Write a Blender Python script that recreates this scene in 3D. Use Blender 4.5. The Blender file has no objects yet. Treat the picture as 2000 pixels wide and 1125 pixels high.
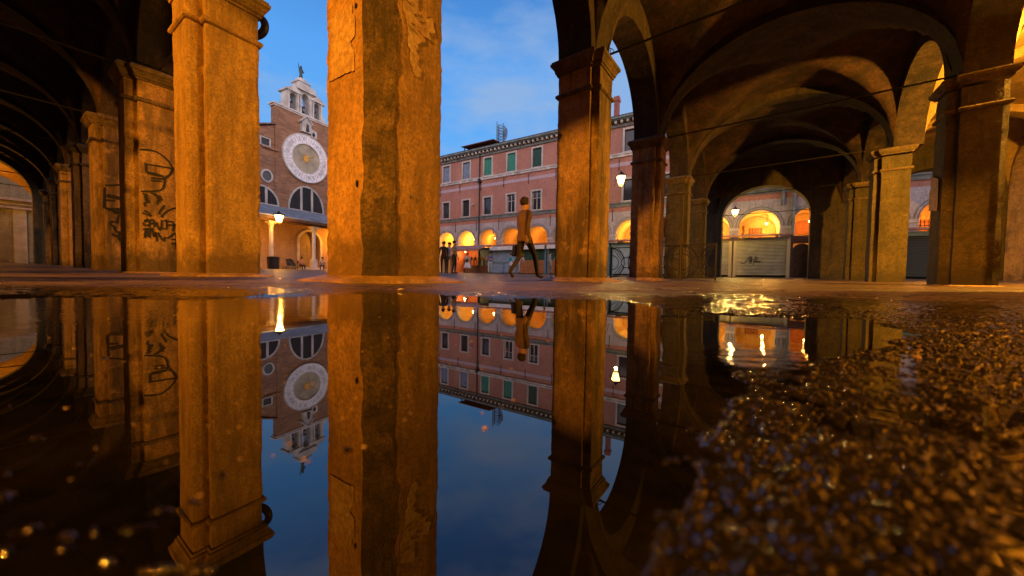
import bpy, bmesh, math, random
import numpy as np
from mathutils import Vector, Matrix
R = math.radians
random.seed(7)
scene = bpy.context.scene
C = bpy.data.collections.new('campo'); scene.collection.children.link(C)

# ---------------- camera
cam = bpy.data.objects.new('camera', bpy.data.cameras.new('camera')); C.objects.link(cam)
cam.data.sensor_width = 36; cam.data.lens = 12.006
cam.data.clip_start = 0.005; cam.data.clip_end = 500
CAMZ = 0.065
cam.matrix_world = Matrix.Translation((0, 0, CAMZ)) @ Matrix.Rotation(R(90) - 0.0337, 4, 'X') @ Matrix.Rotation(0.0166, 4, 'Z')
cam.data.dof.use_dof = True; cam.data.dof.focus_distance = 6.0; cam.data.dof.aperture_fstop = 5.6
scene.camera = cam

# ---------------- world: clear dusk sky with thin cloud, brighter towards the afterglow behind the camera
w = bpy.data.worlds.new('World'); scene.world = w; w.use_nodes = True
nt = w.node_tree; N = nt.nodes; L = nt.links
for n in list(N): N.remove(n)
out = N.new('ShaderNodeOutputWorld'); bg = N.new('ShaderNodeBackground'); L.new(bg.outputs[0], out.inputs[0])
tc = N.new('ShaderNodeTexCoord'); sep = N.new('ShaderNodeSeparateXYZ'); L.new(tc.outputs['Generated'], sep.inputs[0])
ramp = N.new('ShaderNodeValToRGB'); L.new(sep.outputs['Z'], ramp.inputs[0])
e = ramp.color_ramp.elements
e[0].position = 0.0; e[0].color = (.32, .60, 1.0, 1)
e[1].position = 0.75; e[1].color = (.035, .14, .48, 1)
m = e.new(.28); m.color = (.15, .48, 1.02, 1)
m = e.new(.5); m.color = (.11, .40, .96, 1)
# cloud: planar projection so that bands flatten towards the horizon
vm = N.new('ShaderNodeMapping'); L.new(tc.outputs['Generated'], vm.inputs[0]); vm.inputs['Scale'].default_value = (1.6, 1.6, 4.2); vm.inputs['Rotation'].default_value = (0, R(8), 0)
vm.inputs['Location'].default_value = (.35, .2, .1)
no = N.new('ShaderNodeTexNoise'); L.new(vm.outputs[0], no.inputs['Vector']); no.inputs['Scale'].default_value = 1.5; no.inputs['Detail'].default_value = 7; no.inputs['Roughness'].default_value = .55
cr = N.new('ShaderNodeMapRange'); L.new(no.outputs[0], cr.inputs[0]); cr.inputs[1].default_value = .46; cr.inputs[2].default_value = .62; cr.inputs[3].default_value = 0; cr.inputs[4].default_value = .75
mx = N.new('ShaderNodeMix'); mx.data_type = 'RGBA'; L.new(cr.outputs[0], mx.inputs[0]); L.new(ramp.outputs[0], mx.inputs[6]); mx.inputs[7].default_value = (.34, .50, .78, 1)
# afterglow
gl = N.new('ShaderNodeMapRange'); gl.interpolation_type = 'SMOOTHSTEP'; dt = N.new('ShaderNodeVectorMath'); dt.operation = 'DOT_PRODUCT'; L.new(tc.outputs['Generated'], dt.inputs[0]); dt.inputs[1].default_value = (.30, -.95, 0)
L.new(dt.outputs['Value'], gl.inputs[0]); gl.inputs[1].default_value = -.15; gl.inputs[2].default_value = .8; gl.inputs[3].default_value = 0; gl.inputs[4].default_value = 1
gz = N.new('ShaderNodeMapRange'); L.new(sep.outputs['Z'], gz.inputs[0]); gz.inputs[1].default_value = .95; gz.inputs[2].default_value = .05; gz.inputs[3].default_value = 0; gz.inputs[4].default_value = 1
gm = N.new('ShaderNodeMath'); gm.operation = 'MULTIPLY'; L.new(gl.outputs[0], gm.inputs[0]); L.new(gz.outputs[0], gm.inputs[1])
mg = N.new('ShaderNodeMix'); mg.data_type = 'RGBA'; L.new(gm.outputs[0], mg.inputs[0]); L.new(mx.outputs[2], mg.inputs[6]); mg.inputs[7].default_value = (4.2, 3.1, 2.7, 1)
L.new(mg.outputs[2], bg.inputs[0]); bg.inputs[1].default_value = 1.0

scene.view_settings.view_transform = 'Standard'; scene.view_settings.look = 'None'
scene.view_settings.exposure = -0.1; scene.view_settings.gamma = 1
cy = scene.cycles
cy.max_bounces = 7; cy.diffuse_bounces = 4; cy.glossy_bounces = 4; cy.transmission_bounces = 2
cy.caustics_reflective = False; cy.caustics_refractive = False; cy.sample_clamp_indirect = 2.5; cy.sample_clamp_direct = 0
cy.use_denoising = True; cy.denoiser = 'OPENIMAGEDENOISE'; cy.denoising_input_passes = 'RGB_ALBEDO_NORMAL'; cy.denoising_prefilter = 'ACCURATE'

SODIUM = (1.0, .345, .025); YELLOW = (1.0, .60, .13)

# ---------------- helpers
def tag(o, label=None, cat=None, group=None, kind=None):
    if label: o['label'] = label
    if cat: o['category'] = cat
    if group: o['group'] = group
    if kind: o['kind'] = kind
    return o
def empty(name, loc=(0, 0, 0), rz=0, label=None, cat=None, group=None):
    o = bpy.data.objects.new(name, None); C.objects.link(o); o.location = loc; o.rotation_euler = (0, 0, rz); o.empty_display_size = .2
    return tag(o, label, cat, group)
class MB:
    def __init__(s, tf=None): s.v = []; s.f = []; s.tf = tf
    def add(s, vs, fs):
        b = len(s.v)
        s.v += [s.tf(p) if s.tf else tuple(p) for p in vs]
        s.f += [tuple(b + i for i in f) for f in fs]
    def box(s, x0, x1, y0, y1, z0, z1):
        s.add([(x0, y0, z0), (x1, y0, z0), (x1, y1, z0), (x0, y1, z0), (x0, y0, z1), (x1, y0, z1), (x1, y1, z1), (x0, y1, z1)],
              [(0, 3, 2, 1), (4, 5, 6, 7), (0, 1, 5, 4), (1, 2, 6, 5), (2, 3, 7, 6), (3, 0, 4, 7)])
    def stack(s, rings, closed=True, cap=True):
        """rings: equal-length vertex loops skinned in order"""
        n = len(rings[0]); vs = [p for r in rings for p in r]; fs = []
        for k in range(len(rings) - 1):
            for i in range(n if closed else n - 1):
                a = k * n + i; b = k * n + (i + 1) % n
                fs.append((a, b, b + n, a + n))
        if cap: fs.append(tuple(range(n - 1, -1, -1))); fs.append(tuple((len(rings) - 1) * n + i for i in range(n)))
        s.add(vs, fs)
    def lathe(s, prof, cx=0, cy=0, n=20):
        s.stack([[(cx + r * math.cos(2 * math.pi * i / n), cy + r * math.sin(2 * math.pi * i / n), z) for i in range(n)] for r, z in prof])
    def tube(s, pts, r, n=6, closed=False):
        P = [Vector(p) for p in pts]; m = len(P); rings = []
        for i, p in enumerate(P):
            if closed: t = P[(i + 1) % m] - P[i - 1]
            else: t = P[min(i + 1, m - 1)] - P[max(i - 1, 0)]
            t.normalize()
            if i == 0: a = Vector((0, 0, 1)) if abs(t.z) < .9 else Vector((1, 0, 0)); u = t.cross(a).normalized()
            else: u = (u - t * u.dot(t)).normalized()
            v = t.cross(u)
            rr = r[i] if isinstance(r, (list, tuple)) else r
            rings.append([tuple(p + (u * math.cos(2 * math.pi * k / n) + v * math.sin(2 * math.pi * k / n)) * rr) for k in range(n)])
        if closed: rings.append(rings[0])
        s.stack(rings, True, not closed)
    def prism(s, poly, y0, y1):
        """poly in (x,z), extruded along y"""
        n = len(poly)
        s.add([(x, y0, z) for x, z in poly] + [(x, y1, z) for x, z in poly],
              [tuple(range(n)), tuple(range(2 * n - 1, n - 1, -1))] + [(i, n + i, n + (i + 1) % n, (i + 1) % n) for i in range(n)])
    def build(s, name, mat, parent=None, smooth=False, bevel=0, label=None, fix=True):
        me = bpy.data.meshes.new(name); me.from_pydata(s.v, [], s.f)
        if fix:
            bm = bmesh.new(); bm.from_mesh(me); bmesh.ops.recalc_face_normals(bm, faces=bm.faces)
            if bevel: bmesh.ops.bevel(bm, geom=[e for e in bm.edges if e.is_manifold and e.calc_face_angle(0) > .6], offset=bevel, segments=2, affect='EDGES', profile=.6)
            bm.to_mesh(me); bm.free()
        me.materials.append(mat)
        if smooth: me.polygons.foreach_set('use_smooth', [True] * len(me.polygons))
        o = bpy.data.objects.new(name, me); C.objects.link(o)
        if parent: o.parent = parent
        if label: o['label'] = label
        return o
def copy_tree(o, parent=None):
    c = o.copy(); C.objects.link(c)
    if parent: c.parent = parent
    for ch in [x for x in C.objects if x.parent == o]: copy_tree(ch, c)
    return c

# vectorised value noise
def _h(i, j, k):
    n = (i * 374761393 + j * 668265263 + k * 2147483647 * 3 + 1013904223) & 0xffffffff
    n = ((n ^ (n >> 13)) * 1274126177) & 0xffffffff
    return ((n ^ (n >> 16)) & 0xffff) / 65535.0
def vnoise(x, y, z=0):
    x = np.asarray(x, float); y = np.asarray(y, float); z = np.asarray(z, float) + np.zeros_like(x)
    xi, yi, zi = np.floor(x).astype(np.int64), np.floor(y).astype(np.int64), np.floor(z).astype(np.int64)
    fx, fy, fz = x - xi, y - yi, z - zi
    fx = fx * fx * (3 - 2 * fx); fy = fy * fy * (3 - 2 * fy); fz = fz * fz * (3 - 2 * fz)
    r = 0
    for a in (0, 1):
        for b in (0, 1):
            for c in (0, 1):
                r = r + _h(xi + a, yi + b, zi + c) * (fx if a else 1 - fx) * (fy if b else 1 - fy) * (fz if c else 1 - fz)
    return r
def sstep(a, b, x): t = np.clip((x - a) / (b - a), 0, 1); return t * t * (3 - 2 * t)

# ---------------- materials
def newmat(name):
    m = bpy.data.materials.new(name); m.use_nodes = True; nt = m.node_tree
    return m, nt, nt.nodes, nt.links, nt.nodes['Principled BSDF']
def plain(name, col, rough=.7, metal=0, emit=0, var=.0, scale=8, bump=0):
    m, nt, N, L, b = newmat(name)
    b.inputs['Base Color'].default_value = (*col, 1); b.inputs['Roughness'].default_value = rough; b.inputs['Metallic'].default_value = metal
    if emit: b.inputs['Emission Color'].default_value = (*col, 1); b.inputs['Emission Strength'].default_value = emit
    if var or bump:
        tc = N.new('ShaderNodeTexCoord'); no = N.new('ShaderNodeTexNoise'); no.inputs['Scale'].default_value = scale; no.inputs['Detail'].default_value = 5; L.new(tc.outputs['Object'], no.inputs['Vector'])
        if var:
            r = N.new('ShaderNodeValToRGB'); L.new(no.outputs[0], r.inputs[0])
            r.color_ramp.elements[0].position = .3; r.color_ramp.elements[1].position = .7
            r.color_ramp.elements[0].color = (*[c * (1 - var) for c in col], 1); r.color_ramp.elements[1].color = (*[min(1, c * (1 + var)) for c in col], 1)
            L.new(r.outputs[0], b.inputs['Base Color'])
        if bump:
            bp = N.new('ShaderNodeBump'); bp.inputs['Strength'].default_value = bump; bp.inputs['Distance'].default_value = .02; L.new(no.outputs[0], bp.inputs['Height']); L.new(bp.outputs[0], b.inputs['Normal'])
    return m
def plaster(name, light, dark, stain, stain_amt=.5, big=.9, seed=0, damp=True, bump=.5, rough=.85, streak=.6, mott=.7):
    """old lime plaster: blotches, vertical runs, fine grain, pits and a ragged tide line of damp near the ground"""
    m, nt, N, L, b = newmat(name)
    tc = N.new('ShaderNodeTexCoord')
    def noise(scale, vec=None, det=6, ro=.6):
        n = N.new('ShaderNodeTexNoise'); n.inputs['Scale'].default_value = scale; n.inputs['Detail'].default_value = det; n.inputs['Roughness'].default_value = ro
        L.new(vec if vec else tc.outputs['Object'], n.inputs['Vector']); return n.outputs[0]
    def mapr(s, a, c, lo=0, hi=1):
        n = N.new('ShaderNodeMapRange'); L.new(s, n.inputs[0]); n.inputs[1].default_value = a; n.inputs[2].default_value = c; n.inputs[3].default_value = lo; n.inputs[4].default_value = hi; return n.outputs[0]
    def mix(f, a, c):
        n = N.new('ShaderNodeMix'); n.data_type = 'RGBA'; L.new(f, n.inputs[0])
        if isinstance(a, tuple): n.inputs[6].default_value = (*a, 1)
        else: L.new(a, n.inputs[6])
        if isinstance(c, tuple): n.inputs[7].default_value = (*c, 1)
        else: L.new(c, n.inputs[7])
        return n.outputs[2]
    def math_(op, a, c):
        n = N.new('ShaderNodeMath'); n.operation = op; L.new(a, n.inputs[0])
        if isinstance(c, (int, float)): n.inputs[1].default_value = c
        else: L.new(c, n.inputs[1])
        return n.outputs[0]
    mp = N.new('ShaderNodeMapping'); L.new(tc.outputs['Object'], mp.inputs[0]); mp.inputs['Scale'].default_value = (1, 1, .16); mp.inputs['Location'].default_value = (seed * 3.1, seed * 1.7, seed)
    mo = N.new('ShaderNodeMapping'); L.new(tc.outputs['Object'], mo.inputs[0]); mo.inputs['Location'].default_value = (seed * 5.3, seed * 2.9, seed * 1.3)
    blot = noise(big * 2.2, mo.outputs[0]); fine = noise(38, mo.outputs[0], 4, .7); run = noise(7, mp.outputs[0], 5, .6)
    c1 = mix(mapr(blot, .38, .62), light, dark)
    f2 = math_('MULTIPLY', mapr(run, .5, .74), streak)
    c2 = mix(f2, c1, stain)
    st = noise(big * 1.5, mp.outputs[0], 8, .74)
    c3 = mix(mapr(st, .485, .60, 0, stain_amt), c2, stain)
    c3b = mix(mapr(noise(11, mo.outputs[0], 8, .75), .47, .66, 0, mott), c3, tuple(x * .38 for x in dark))
    c3c = mix(mapr(noise(5, mo.outputs[0], 6, .7), .56, .7, 0, mott * .7), c3b, tuple(min(1, x * 1.35) for x in light))
    c4 = mix(mapr(fine, .42, .62, 0, .6), c3c, tuple(x * .4 for x in dark))
    col = c4
    if damp:
        sp = N.new('ShaderNodeSeparateXYZ'); L.new(tc.outputs['Object'], sp.inputs[0])
        h = math_('ADD', sp.outputs['Z'], mapr(noise(3.2, mo.outputs[0], 7, .7), .2, .8, -.42, .42))
        col = mix(mapr(h, .50, .20, 0, .75), c4, tuple(x * .8 for x in stain))
    L.new(col, b.inputs['Base Color']); b.inputs['Roughness'].default_value = rough
    vo = N.new('ShaderNodeTexVoronoi'); vo.inputs['Scale'].default_value = 6; L.new(mo.outputs[0], vo.inputs['Vector'])
    pit = mapr(vo.outputs['Distance'], .0, .06)
    hh = math_('ADD', math_('MULTIPLY', blot, 1.2), math_('ADD', math_('MULTIPLY', fine, .5), math_('MULTIPLY', pit, .12)))
    bp = N.new('ShaderNodeBump'); bp.inputs['Strength'].default_value = bump; bp.inputs['Distance'].default_value = .03; L.new(hh, bp.inputs['Height']); L.new(bp.outputs[0], b.inputs['Normal'])
    return m
def bricks(name, c1, c2, mortar, sx=.27, sz=.075, rough=.85, bl=.6):
    m, nt, N, L, b = newmat(name)
    tc = N.new('ShaderNodeTexCoord'); sp = N.new('ShaderNodeSeparateXYZ'); L.new(tc.outputs['Object'], sp.inputs[0])
    ad = N.new('ShaderNodeMath'); ad.operation = 'ADD'; L.new(sp.outputs[0], ad.inputs[0]); L.new(sp.outputs[1], ad.inputs[1])
    cb = N.new('ShaderNodeCombineXYZ'); L.new(ad.outputs[0], cb.inputs[0]); L.new(sp.outputs[2], cb.inputs[1])
    br = N.new('ShaderNodeTexBrick'); L.new(cb.outputs[0], br.inputs['Vector']); br.inputs['Scale'].default_value = 1
    br.inputs['Brick Width'].default_value = sx; br.inputs['Row Height'].default_value = sz; br.inputs['Mortar Size'].default_value = .008
    br.inputs['Color1'].default_value = (*c1, 1); br.inputs['Color2'].default_value = (*c2, 1); br.inputs['Mortar'].default_value = (*mortar, 1)
    no = N.new('ShaderNodeTexNoise'); no.inputs['Scale'].default_value = bl; no.inputs['Detail'].default_value = 8; no.inputs['Roughness'].default_value = .65; L.new(tc.outputs['Object'], no.inputs['Vector'])
    mr = N.new('ShaderNodeMapRange'); L.new(no.outputs[0], mr.inputs[0]); mr.inputs[1].default_value = .35; mr.inputs[2].default_value = .7; mr.inputs[3].default_value = .1; mr.inputs[4].default_value = .75
    mx = N.new('ShaderNodeMix'); mx.data_type = 'RGBA'; L.new(mr.outputs[0], mx.inputs[0]); L.new(br.outputs[0], mx.inputs[6]); mx.inputs[7].default_value = (*[c * .45 for c in c1], 1)
    L.new(mx.outputs[2], b.inputs['Base Color']); b.inputs['Roughness'].default_value = rough
    bp = N.new('ShaderNodeBump'); bp.inputs['Strength'].default_value = .5; bp.inputs['Distance'].default_value = .02; L.new(no.outputs[0], bp.inputs['Height']); L.new(bp.outputs[0], b.inputs['Normal'])
    return m

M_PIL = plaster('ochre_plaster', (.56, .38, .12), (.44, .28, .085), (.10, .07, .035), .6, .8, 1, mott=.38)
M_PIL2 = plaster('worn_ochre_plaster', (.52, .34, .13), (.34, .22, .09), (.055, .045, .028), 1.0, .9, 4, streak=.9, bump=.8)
M_OLIVE_P = plaster('olive_grimy_dimmed_plaster', (.16, .125, .045), (.095, .078, .03), (.05, .045, .025), .9, .9, 17, streak=.8, bump=.8)  # olive grime, with these pillars' dimmer light put into the base colour
M_COR = plaster('orange_plaster_corner', (.54, .33, .11), (.40, .24, .08), (.11, .07, .03), .7, .8, 9, bump=.8, mott=.4)
M_DIRT = plaster('sooty_corner_plaster', (.25, .17, .06), (.12, .085, .035), (.035, .027, .015), .9, 2.4, 3, bump=1.0, mott=1.0)
M_CAP = plaster('grimy_stone', (.26, .19, .09), (.13, .095, .05), (.04, .032, .022), .8, 1.6, 2, damp=False, bump=.8)
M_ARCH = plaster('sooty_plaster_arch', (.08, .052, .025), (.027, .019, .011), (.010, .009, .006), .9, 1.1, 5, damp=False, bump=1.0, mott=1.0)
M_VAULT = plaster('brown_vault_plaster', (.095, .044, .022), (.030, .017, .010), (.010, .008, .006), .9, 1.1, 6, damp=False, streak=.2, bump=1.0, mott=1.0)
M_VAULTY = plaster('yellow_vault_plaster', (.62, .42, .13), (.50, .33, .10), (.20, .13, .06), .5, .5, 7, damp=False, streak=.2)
M_PLINTH = plaster('trodden_plinth_stone', (.52, .33, .15), (.36, .23, .11), (.10, .075, .05), .5, 3, 8, damp=False, bump=.8, rough=.5)
M_IRON = plain('black_iron', (.012, .012, .012), .55, .3)
M_GRAF = plain('black_spray_paint', (.008, .008, .008), .6)
M_RED = plaster('pink_red_facade_plaster', (.62, .29, .22), (.54, .24, .18), (.36, .19, .15), .5, .35, 11, damp=False, bump=.15, streak=.4)
M_WHITE = plaster('grey_white_limewash', (.66, .62, .66), (.54, .50, .52), (.30, .22, .20), .45, .4, 12, damp=False, bump=.15, streak=.6)
M_STONE = plain('pale_istrian_stone', (.55, .52, .50), .75, var=.25, scale=1.5, bump=.15)
M_STONE2 = plain('bright_istrian_stone', (.46, .44, .42), .7, var=.35, scale=1.2, bump=.15)
M_GREY = plain('lead_grey_stone', (.16, .19, .19), .6, var=.35, scale=2, bump=.2)
M_BRICK = bricks('old_venetian_brick', (.44, .22, .12), (.20, .10, .06), (.38, .29, .20), .5, .15, bl=1.3)
M_TILE = plain('weathered_roof_tiles', (.17, .095, .07), .85, var=.5, scale=3, bump=.5)
M_DARKIN = plain('dark_interior', (.012, .012, .014), .4)
M_GLASS = plain('window_glass', (.03, .035, .045), .08)
M_CURT = plain('blue_grey_blind', (.20, .26, .38), .6, var=.3, scale=4)
M_GREEN = plain('green_shutter', (.035, .28, .20), .5, var=.2, scale=6)
M_DGREEN = plain('dark_green_shutter', (.012, .07, .045), .5, var=.3, scale=6)
M_ORANGE = plaster('arcade_plaster', (.72, .50, .26), (.62, .42, .20), (.42, .26, .12), .4, .5, 13, damp=False, bump=.1)
M_LEAD = plain('bluish_lead_roofing', (.20, .24, .30), .45, var=.35, scale=1.2, bump=.2)
M_WOOD = plain('brown_timber', (.10, .055, .03), .6, var=.4, scale=5, bump=.2)
M_DOOR = plain('ochre_painted_door', (.30, .20, .07), .55, var=.2, scale=3)
M_BLACK = plain('black_plastic', (.012, .012, .013), .5)
M_PALE = plaster('pale_green_plaster', (.42, .44, .32), (.32, .34, .24), (.16, .15, .10), .5, .6, 14, damp=True)
M_PAPER = plain('torn_paper', (.58, .40, .18), .8, var=.22, scale=14)
M_PAPERW = plain('white_paper', (.62, .58, .52), .7, var=.15, scale=9)

# ---------------- ground: one wet sheet, with the puddle basin and loose grains near the camera
PUD = [(-1.6, .45), (-1.325, .551), (-1.149, .637), (-1.092, .727), (-.977, .813), (-.758, .776), (-.651, .903), (-.586, 1.084), (-.434, 1.205), (-.231, 1.102), (0, 1.141), (.142, 1.044), (.298, .992), (.399, .662), (.502, .595), (.621, .589), (.367, .337), (.26, .306), (.15, .223), (.117, .17), (.087, .141), (.067, .12), (.054, .105), (.042, .093), (.03, .073), (.019, .049), (0, -.1), (-.6, -.4), (-1.7, -.3)]
PEB = [(-.235, .158), (-.18, .128), (-.142, .112), (-.157, .105), (-.144, .096), (-.142, .094), (-.115, .076), (-.119, .083), (-.107, .081), (-.103, .077), (-.102, .082), (-.095, .083), (-.092, .084), (-.089, .09), (-.094, .09), (-.089, .094), (-.092, .107), (-.088, .073), (-.077, .072), (-.074, .072), (-.071, .072), (-.066, .072), (.059, .12), (.055, .118), (.078, .145), (-.059, .124), (-.3, .25), (-.42, .2), (-.26, .12)]
def sdist(x, y, P):
    d = np.full(x.shape, 1e9); ins = np.zeros(x.shape, bool); n = len(P)
    for i in range(n):
        ax, ay = P[i]; bx, by = P[(i + 1) % n]; ex, ey = bx - ax, by - ay
        t = np.clip(((x - ax) * ex + (y - ay) * ey) / (ex * ex + ey * ey), 0, 1)
        d = np.minimum(d, np.hypot(x - ax - t * ex, y - ay - t * ey))
        c = ((ay > y) != (by > y)); xx = ax + (y - ay) / (ey if ey else 1e-9) * ex
        ins ^= c & (x < xx)
    return np.where(ins, -d, d)
def gz(x, y):
    r = np.hypot(x, y)
    return .004 + np.clip(r - 8, 0, 22) * .0145 + 0 * r
def ground_z(x, y):
    r = np.hypot(x, y)
    base = gz(x, y)
    d = sdist(x, y, PUD) / np.maximum(r, .05)                 # distance as seen, so that the shore is as ragged near as far
    d = d + (vnoise(x / r * 9 + 5, np.log(r + .01) * 9, 3) - .5) * .10 + (vnoise(x / r * 34 + 5, np.log(r + .01) * 34, 8) - .5) * .035
    inside = sstep(.035, -.05, d)
    near = 1 - sstep(2.5, 6, r)
    mid = ((vnoise(x * 28, y * 28, 11) - .5) * .0035 + (vnoise(x * 60, y * 60, 12) - .5) * .0028 + (vnoise(x * 6, y * 6, 13) - .5) * .004 - .0012) * sstep(.7, 1.3, r)
    coarse = mid + (vnoise(x * 3.1 + 9, y * 3.1, 1) - .5) * .005 + (vnoise(x * 11, y * 11 + 3, 2) - .5) * .0022
    g1 = vnoise(x * 460, y * 460, 4); g2 = vnoise(x * 760 + 7, y * 760, 5); g3 = vnoise(x * 95, y * 95 + 8, 6); g4 = vnoise(x * 40, y * 40 + 8, 9)
    rough = sstep(-.06, .06, d) * sstep(-.02, .03, x) * (1 - sstep(.5, 1.1, y))
    amp = .0005 + (.0003 + .0004 * sstep(.2, .6, r)) * rough
    grain = ((g1 - .5) * 1.1 + (g2 - .5) * .5 + (g3 - .5) * .8) * amp * 2 + (g4 - .5) * .0016 * rough
    z = (base - (.0039 - .0010 * sstep(.2, .5, r)) * rough + coarse * (1 - .7 * rough) + grain) * (1 - inside) + inside * (-.006 + grain)
    far = base + (vnoise(x * .8, y * .8, 1) - .5) * .0035 * (1 - sstep(10, 20, r))
    z = z * near + far * (1 - near)
    for i, (px, py) in enumerate(PEB):
        s = .0013 + .0014 * ((i * 37) % 10) / 10; a = (i * 1.7) % 1.2 - .6
        q = np.hypot(((x - px) * math.cos(a) + (y - py) * math.sin(a)) / 1.9, ((y - py) * math.cos(a) - (x - px) * math.sin(a)) / .8)
        m = q < s * 3
        z[m] = np.maximum(z[m], -.0022 + (.0022 + .0022 * vnoise(x[m] * 900, y[m] * 900, i)) * np.exp(-(q[m] / s) ** 2) )
    return z
def polar_sheet():
    th = np.concatenate([np.linspace(-R(64), R(64), 1000)[:-1], np.linspace(R(64), R(296), 90)[:-1]])
    rr = np.concatenate([[.012], np.geomspace(.035, 3.0, 820), np.geomspace(3.05, 130, 110)])
    T, Q = np.meshgrid(th, rr); X = Q * np.sin(T); Y = Q * np.cos(T)
    Z = ground_z(X.ravel(), Y.ravel())
    V = np.stack([X.ravel(), Y.ravel(), Z], 1)
    nr, nc = len(rr), len(th)
    i = np.arange(nr - 1)[:, None] * nc; j = np.arange(nc)[None, :]; j2 = (j + 1) % nc
    F = np.stack([i + j, i + nc + j, i + nc + j2, i + j2], -1).reshape(-1, 4)
    me = bpy.data.meshes.new('pavement')
    me.vertices.add(len(V)); me.vertices.foreach_set('co', V.ravel())
    me.loops.add(F.size); me.loops.foreach_set('vertex_index', F.ravel().astype(np.int32))
    me.polygons.add(len(F)); me.polygons.foreach_set('loop_start', np.arange(0, F.size, 4, dtype=np.int32))
    me.update(calc_edges=True); me.polygons.foreach_set('use_smooth', [True] * len(F)); me.update()
    o = bpy.data.objects.new('pavement', me); C.objects.link(o); return o
def pave_mat():
    m, nt, N, L, b = newmat('wet_trachyte_paving')
    tc = N.new('ShaderNodeTexCoord')
    def noise(s, det=6, ro=.6):
        n = N.new('ShaderNodeTexNoise'); n.inputs['Scale'].default_value = s; n.inputs['Detail'].default_value = det; n.inputs['Roughness'].default_value = ro; L.new(tc.outputs['Object'], n.inputs['Vector']); return n.outputs[0]
    def mapr(s, a, c, lo=0, hi=1):
        n = N.new('ShaderNodeMapRange'); L.new(s, n.inputs[0]); n.inputs[1].default_value = a; n.inputs[2].default_value = c; n.inputs[3].default_value = lo; n.inputs[4].default_value = hi; return n.outputs[0]
    mp = N.new('ShaderNodeMapping'); L.new(tc.outputs['Object'], mp.inputs[0]); mp.inputs['Rotation'].default_value = (0, 0, R(-31))
    br = N.new('ShaderNodeTexBrick'); L.new(mp.outputs[0], br.inputs['Vector']); br.inputs['Scale'].default_value = 1; br.inputs['Brick Width'].default_value = .78; br.inputs['Row Height'].default_value = .40
    br.inputs['Mortar Size'].default_value = .012; br.inputs['Color1'].default_value = (.24, .17, .11, 1); br.inputs['Color2'].default_value = (.15, .11, .075, 1); br.inputs['Mortar'].default_value = (.03, .026, .022, 1)
    nz = noise(1.3, 8, .65); fz = noise(60, 5, .7)
    mx = N.new('ShaderNodeMix'); mx.data_type = 'RGBA'; mx.blend_type = 'MULTIPLY'; L.new(mapr(nz, .3, .7, .1, .9), mx.inputs[0]); L.new(br.outputs[0], mx.inputs[6]); mx.inputs[7].default_value = (.55, .5, .45, 1)
    mp2 = N.new('ShaderNodeMapping'); L.new(tc.outputs['Object'], mp2.inputs[0]); mp2.inputs['Rotation'].default_value = (0, 0, R(-8)); mp2.inputs['Scale'].default_value = (.8, 3.2, 1)
    n3 = N.new('ShaderNodeTexNoise'); n3.inputs['Scale'].default_value = 1.4; n3.inputs['Detail'].default_value = 9; n3.inputs['Roughness'].default_value = .72; L.new(mp2.outputs[0], n3.inputs['Vector'])
    sp = N.new('ShaderNodeSeparateXYZ'); L.new(tc.outputs['Object'], sp.inputs[0])
    ay = N.new('ShaderNodeMath'); ay.operation = 'MULTIPLY_ADD'; L.new(nz, ay.inputs[0]); ay.inputs[1].default_value = 1.2; L.new(sp.outputs['Y'], ay.inputs[2])
    am = N.new('ShaderNodeMix'); am.data_type = 'RGBA'; L.new(mapr(ay.outputs[0], 2.2, 1.7), am.inputs[0]); L.new(mx.outputs[2], am.inputs[6]); am.inputs[7].default_value = (.007, .006, .005, 1)
    am2 = N.new('ShaderNodeMix'); am2.data_type = 'RGBA'; L.new(mapr(n3.outputs[0], .47, .60, 0, .85), am2.inputs[0]); L.new(am.outputs[2], am2.inputs[6]); am2.inputs[7].default_value = (.02, .016, .012, 1)
    L.new(am2.outputs[2], b.inputs['Base Color'])
    rm = N.new('ShaderNodeMix'); L.new(mapr(ay.outputs[0], 2.2, 1.7), rm.inputs[0]); L.new(mapr(n3.outputs[0], .40, .62, .55, .22), rm.inputs[2]); rm.inputs[3].default_value = .06
    L.new(rm.outputs[0], b.inputs['Roughness'])
    b.inputs['IOR'].default_value = 1.6
    s = N.new('ShaderNodeMath'); s.operation = 'MULTIPLY_ADD'; L.new(fz, s.inputs[0]); s.inputs[1].default_value = .9; L.new(mapr(br.outputs['Fac'], 0, 1, 1, 0), s.inputs[2])
    bp = N.new('ShaderNodeBump'); bp.inputs['Strength'].default_value = .7; bp.inputs['Distance'].default_value = .008; L.new(s.outputs[0], bp.inputs['Height'])
    gr = noise(420, 3, .6)
    bp2 = N.new('ShaderNodeBump'); bp2.inputs['Strength'].default_value = .7; bp2.inputs['Distance'].default_value = .0025; L.new(gr, bp2.inputs['Height']); L.new(bp.outputs[0], bp2.inputs['Normal'])
    L.new(bp2.outputs[0], b.inputs['Normal'])
    k1 = mapr(ay.outputs[0], 1.5, 2.3, .02, 1.0); L.new(k1, bp.inputs['Strength']); L.new(k1, bp2.inputs['Strength'])
    return m
pav = polar_sheet(); pav.data.materials.append(pave_mat()); tag(pav, kind='structure')
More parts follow.
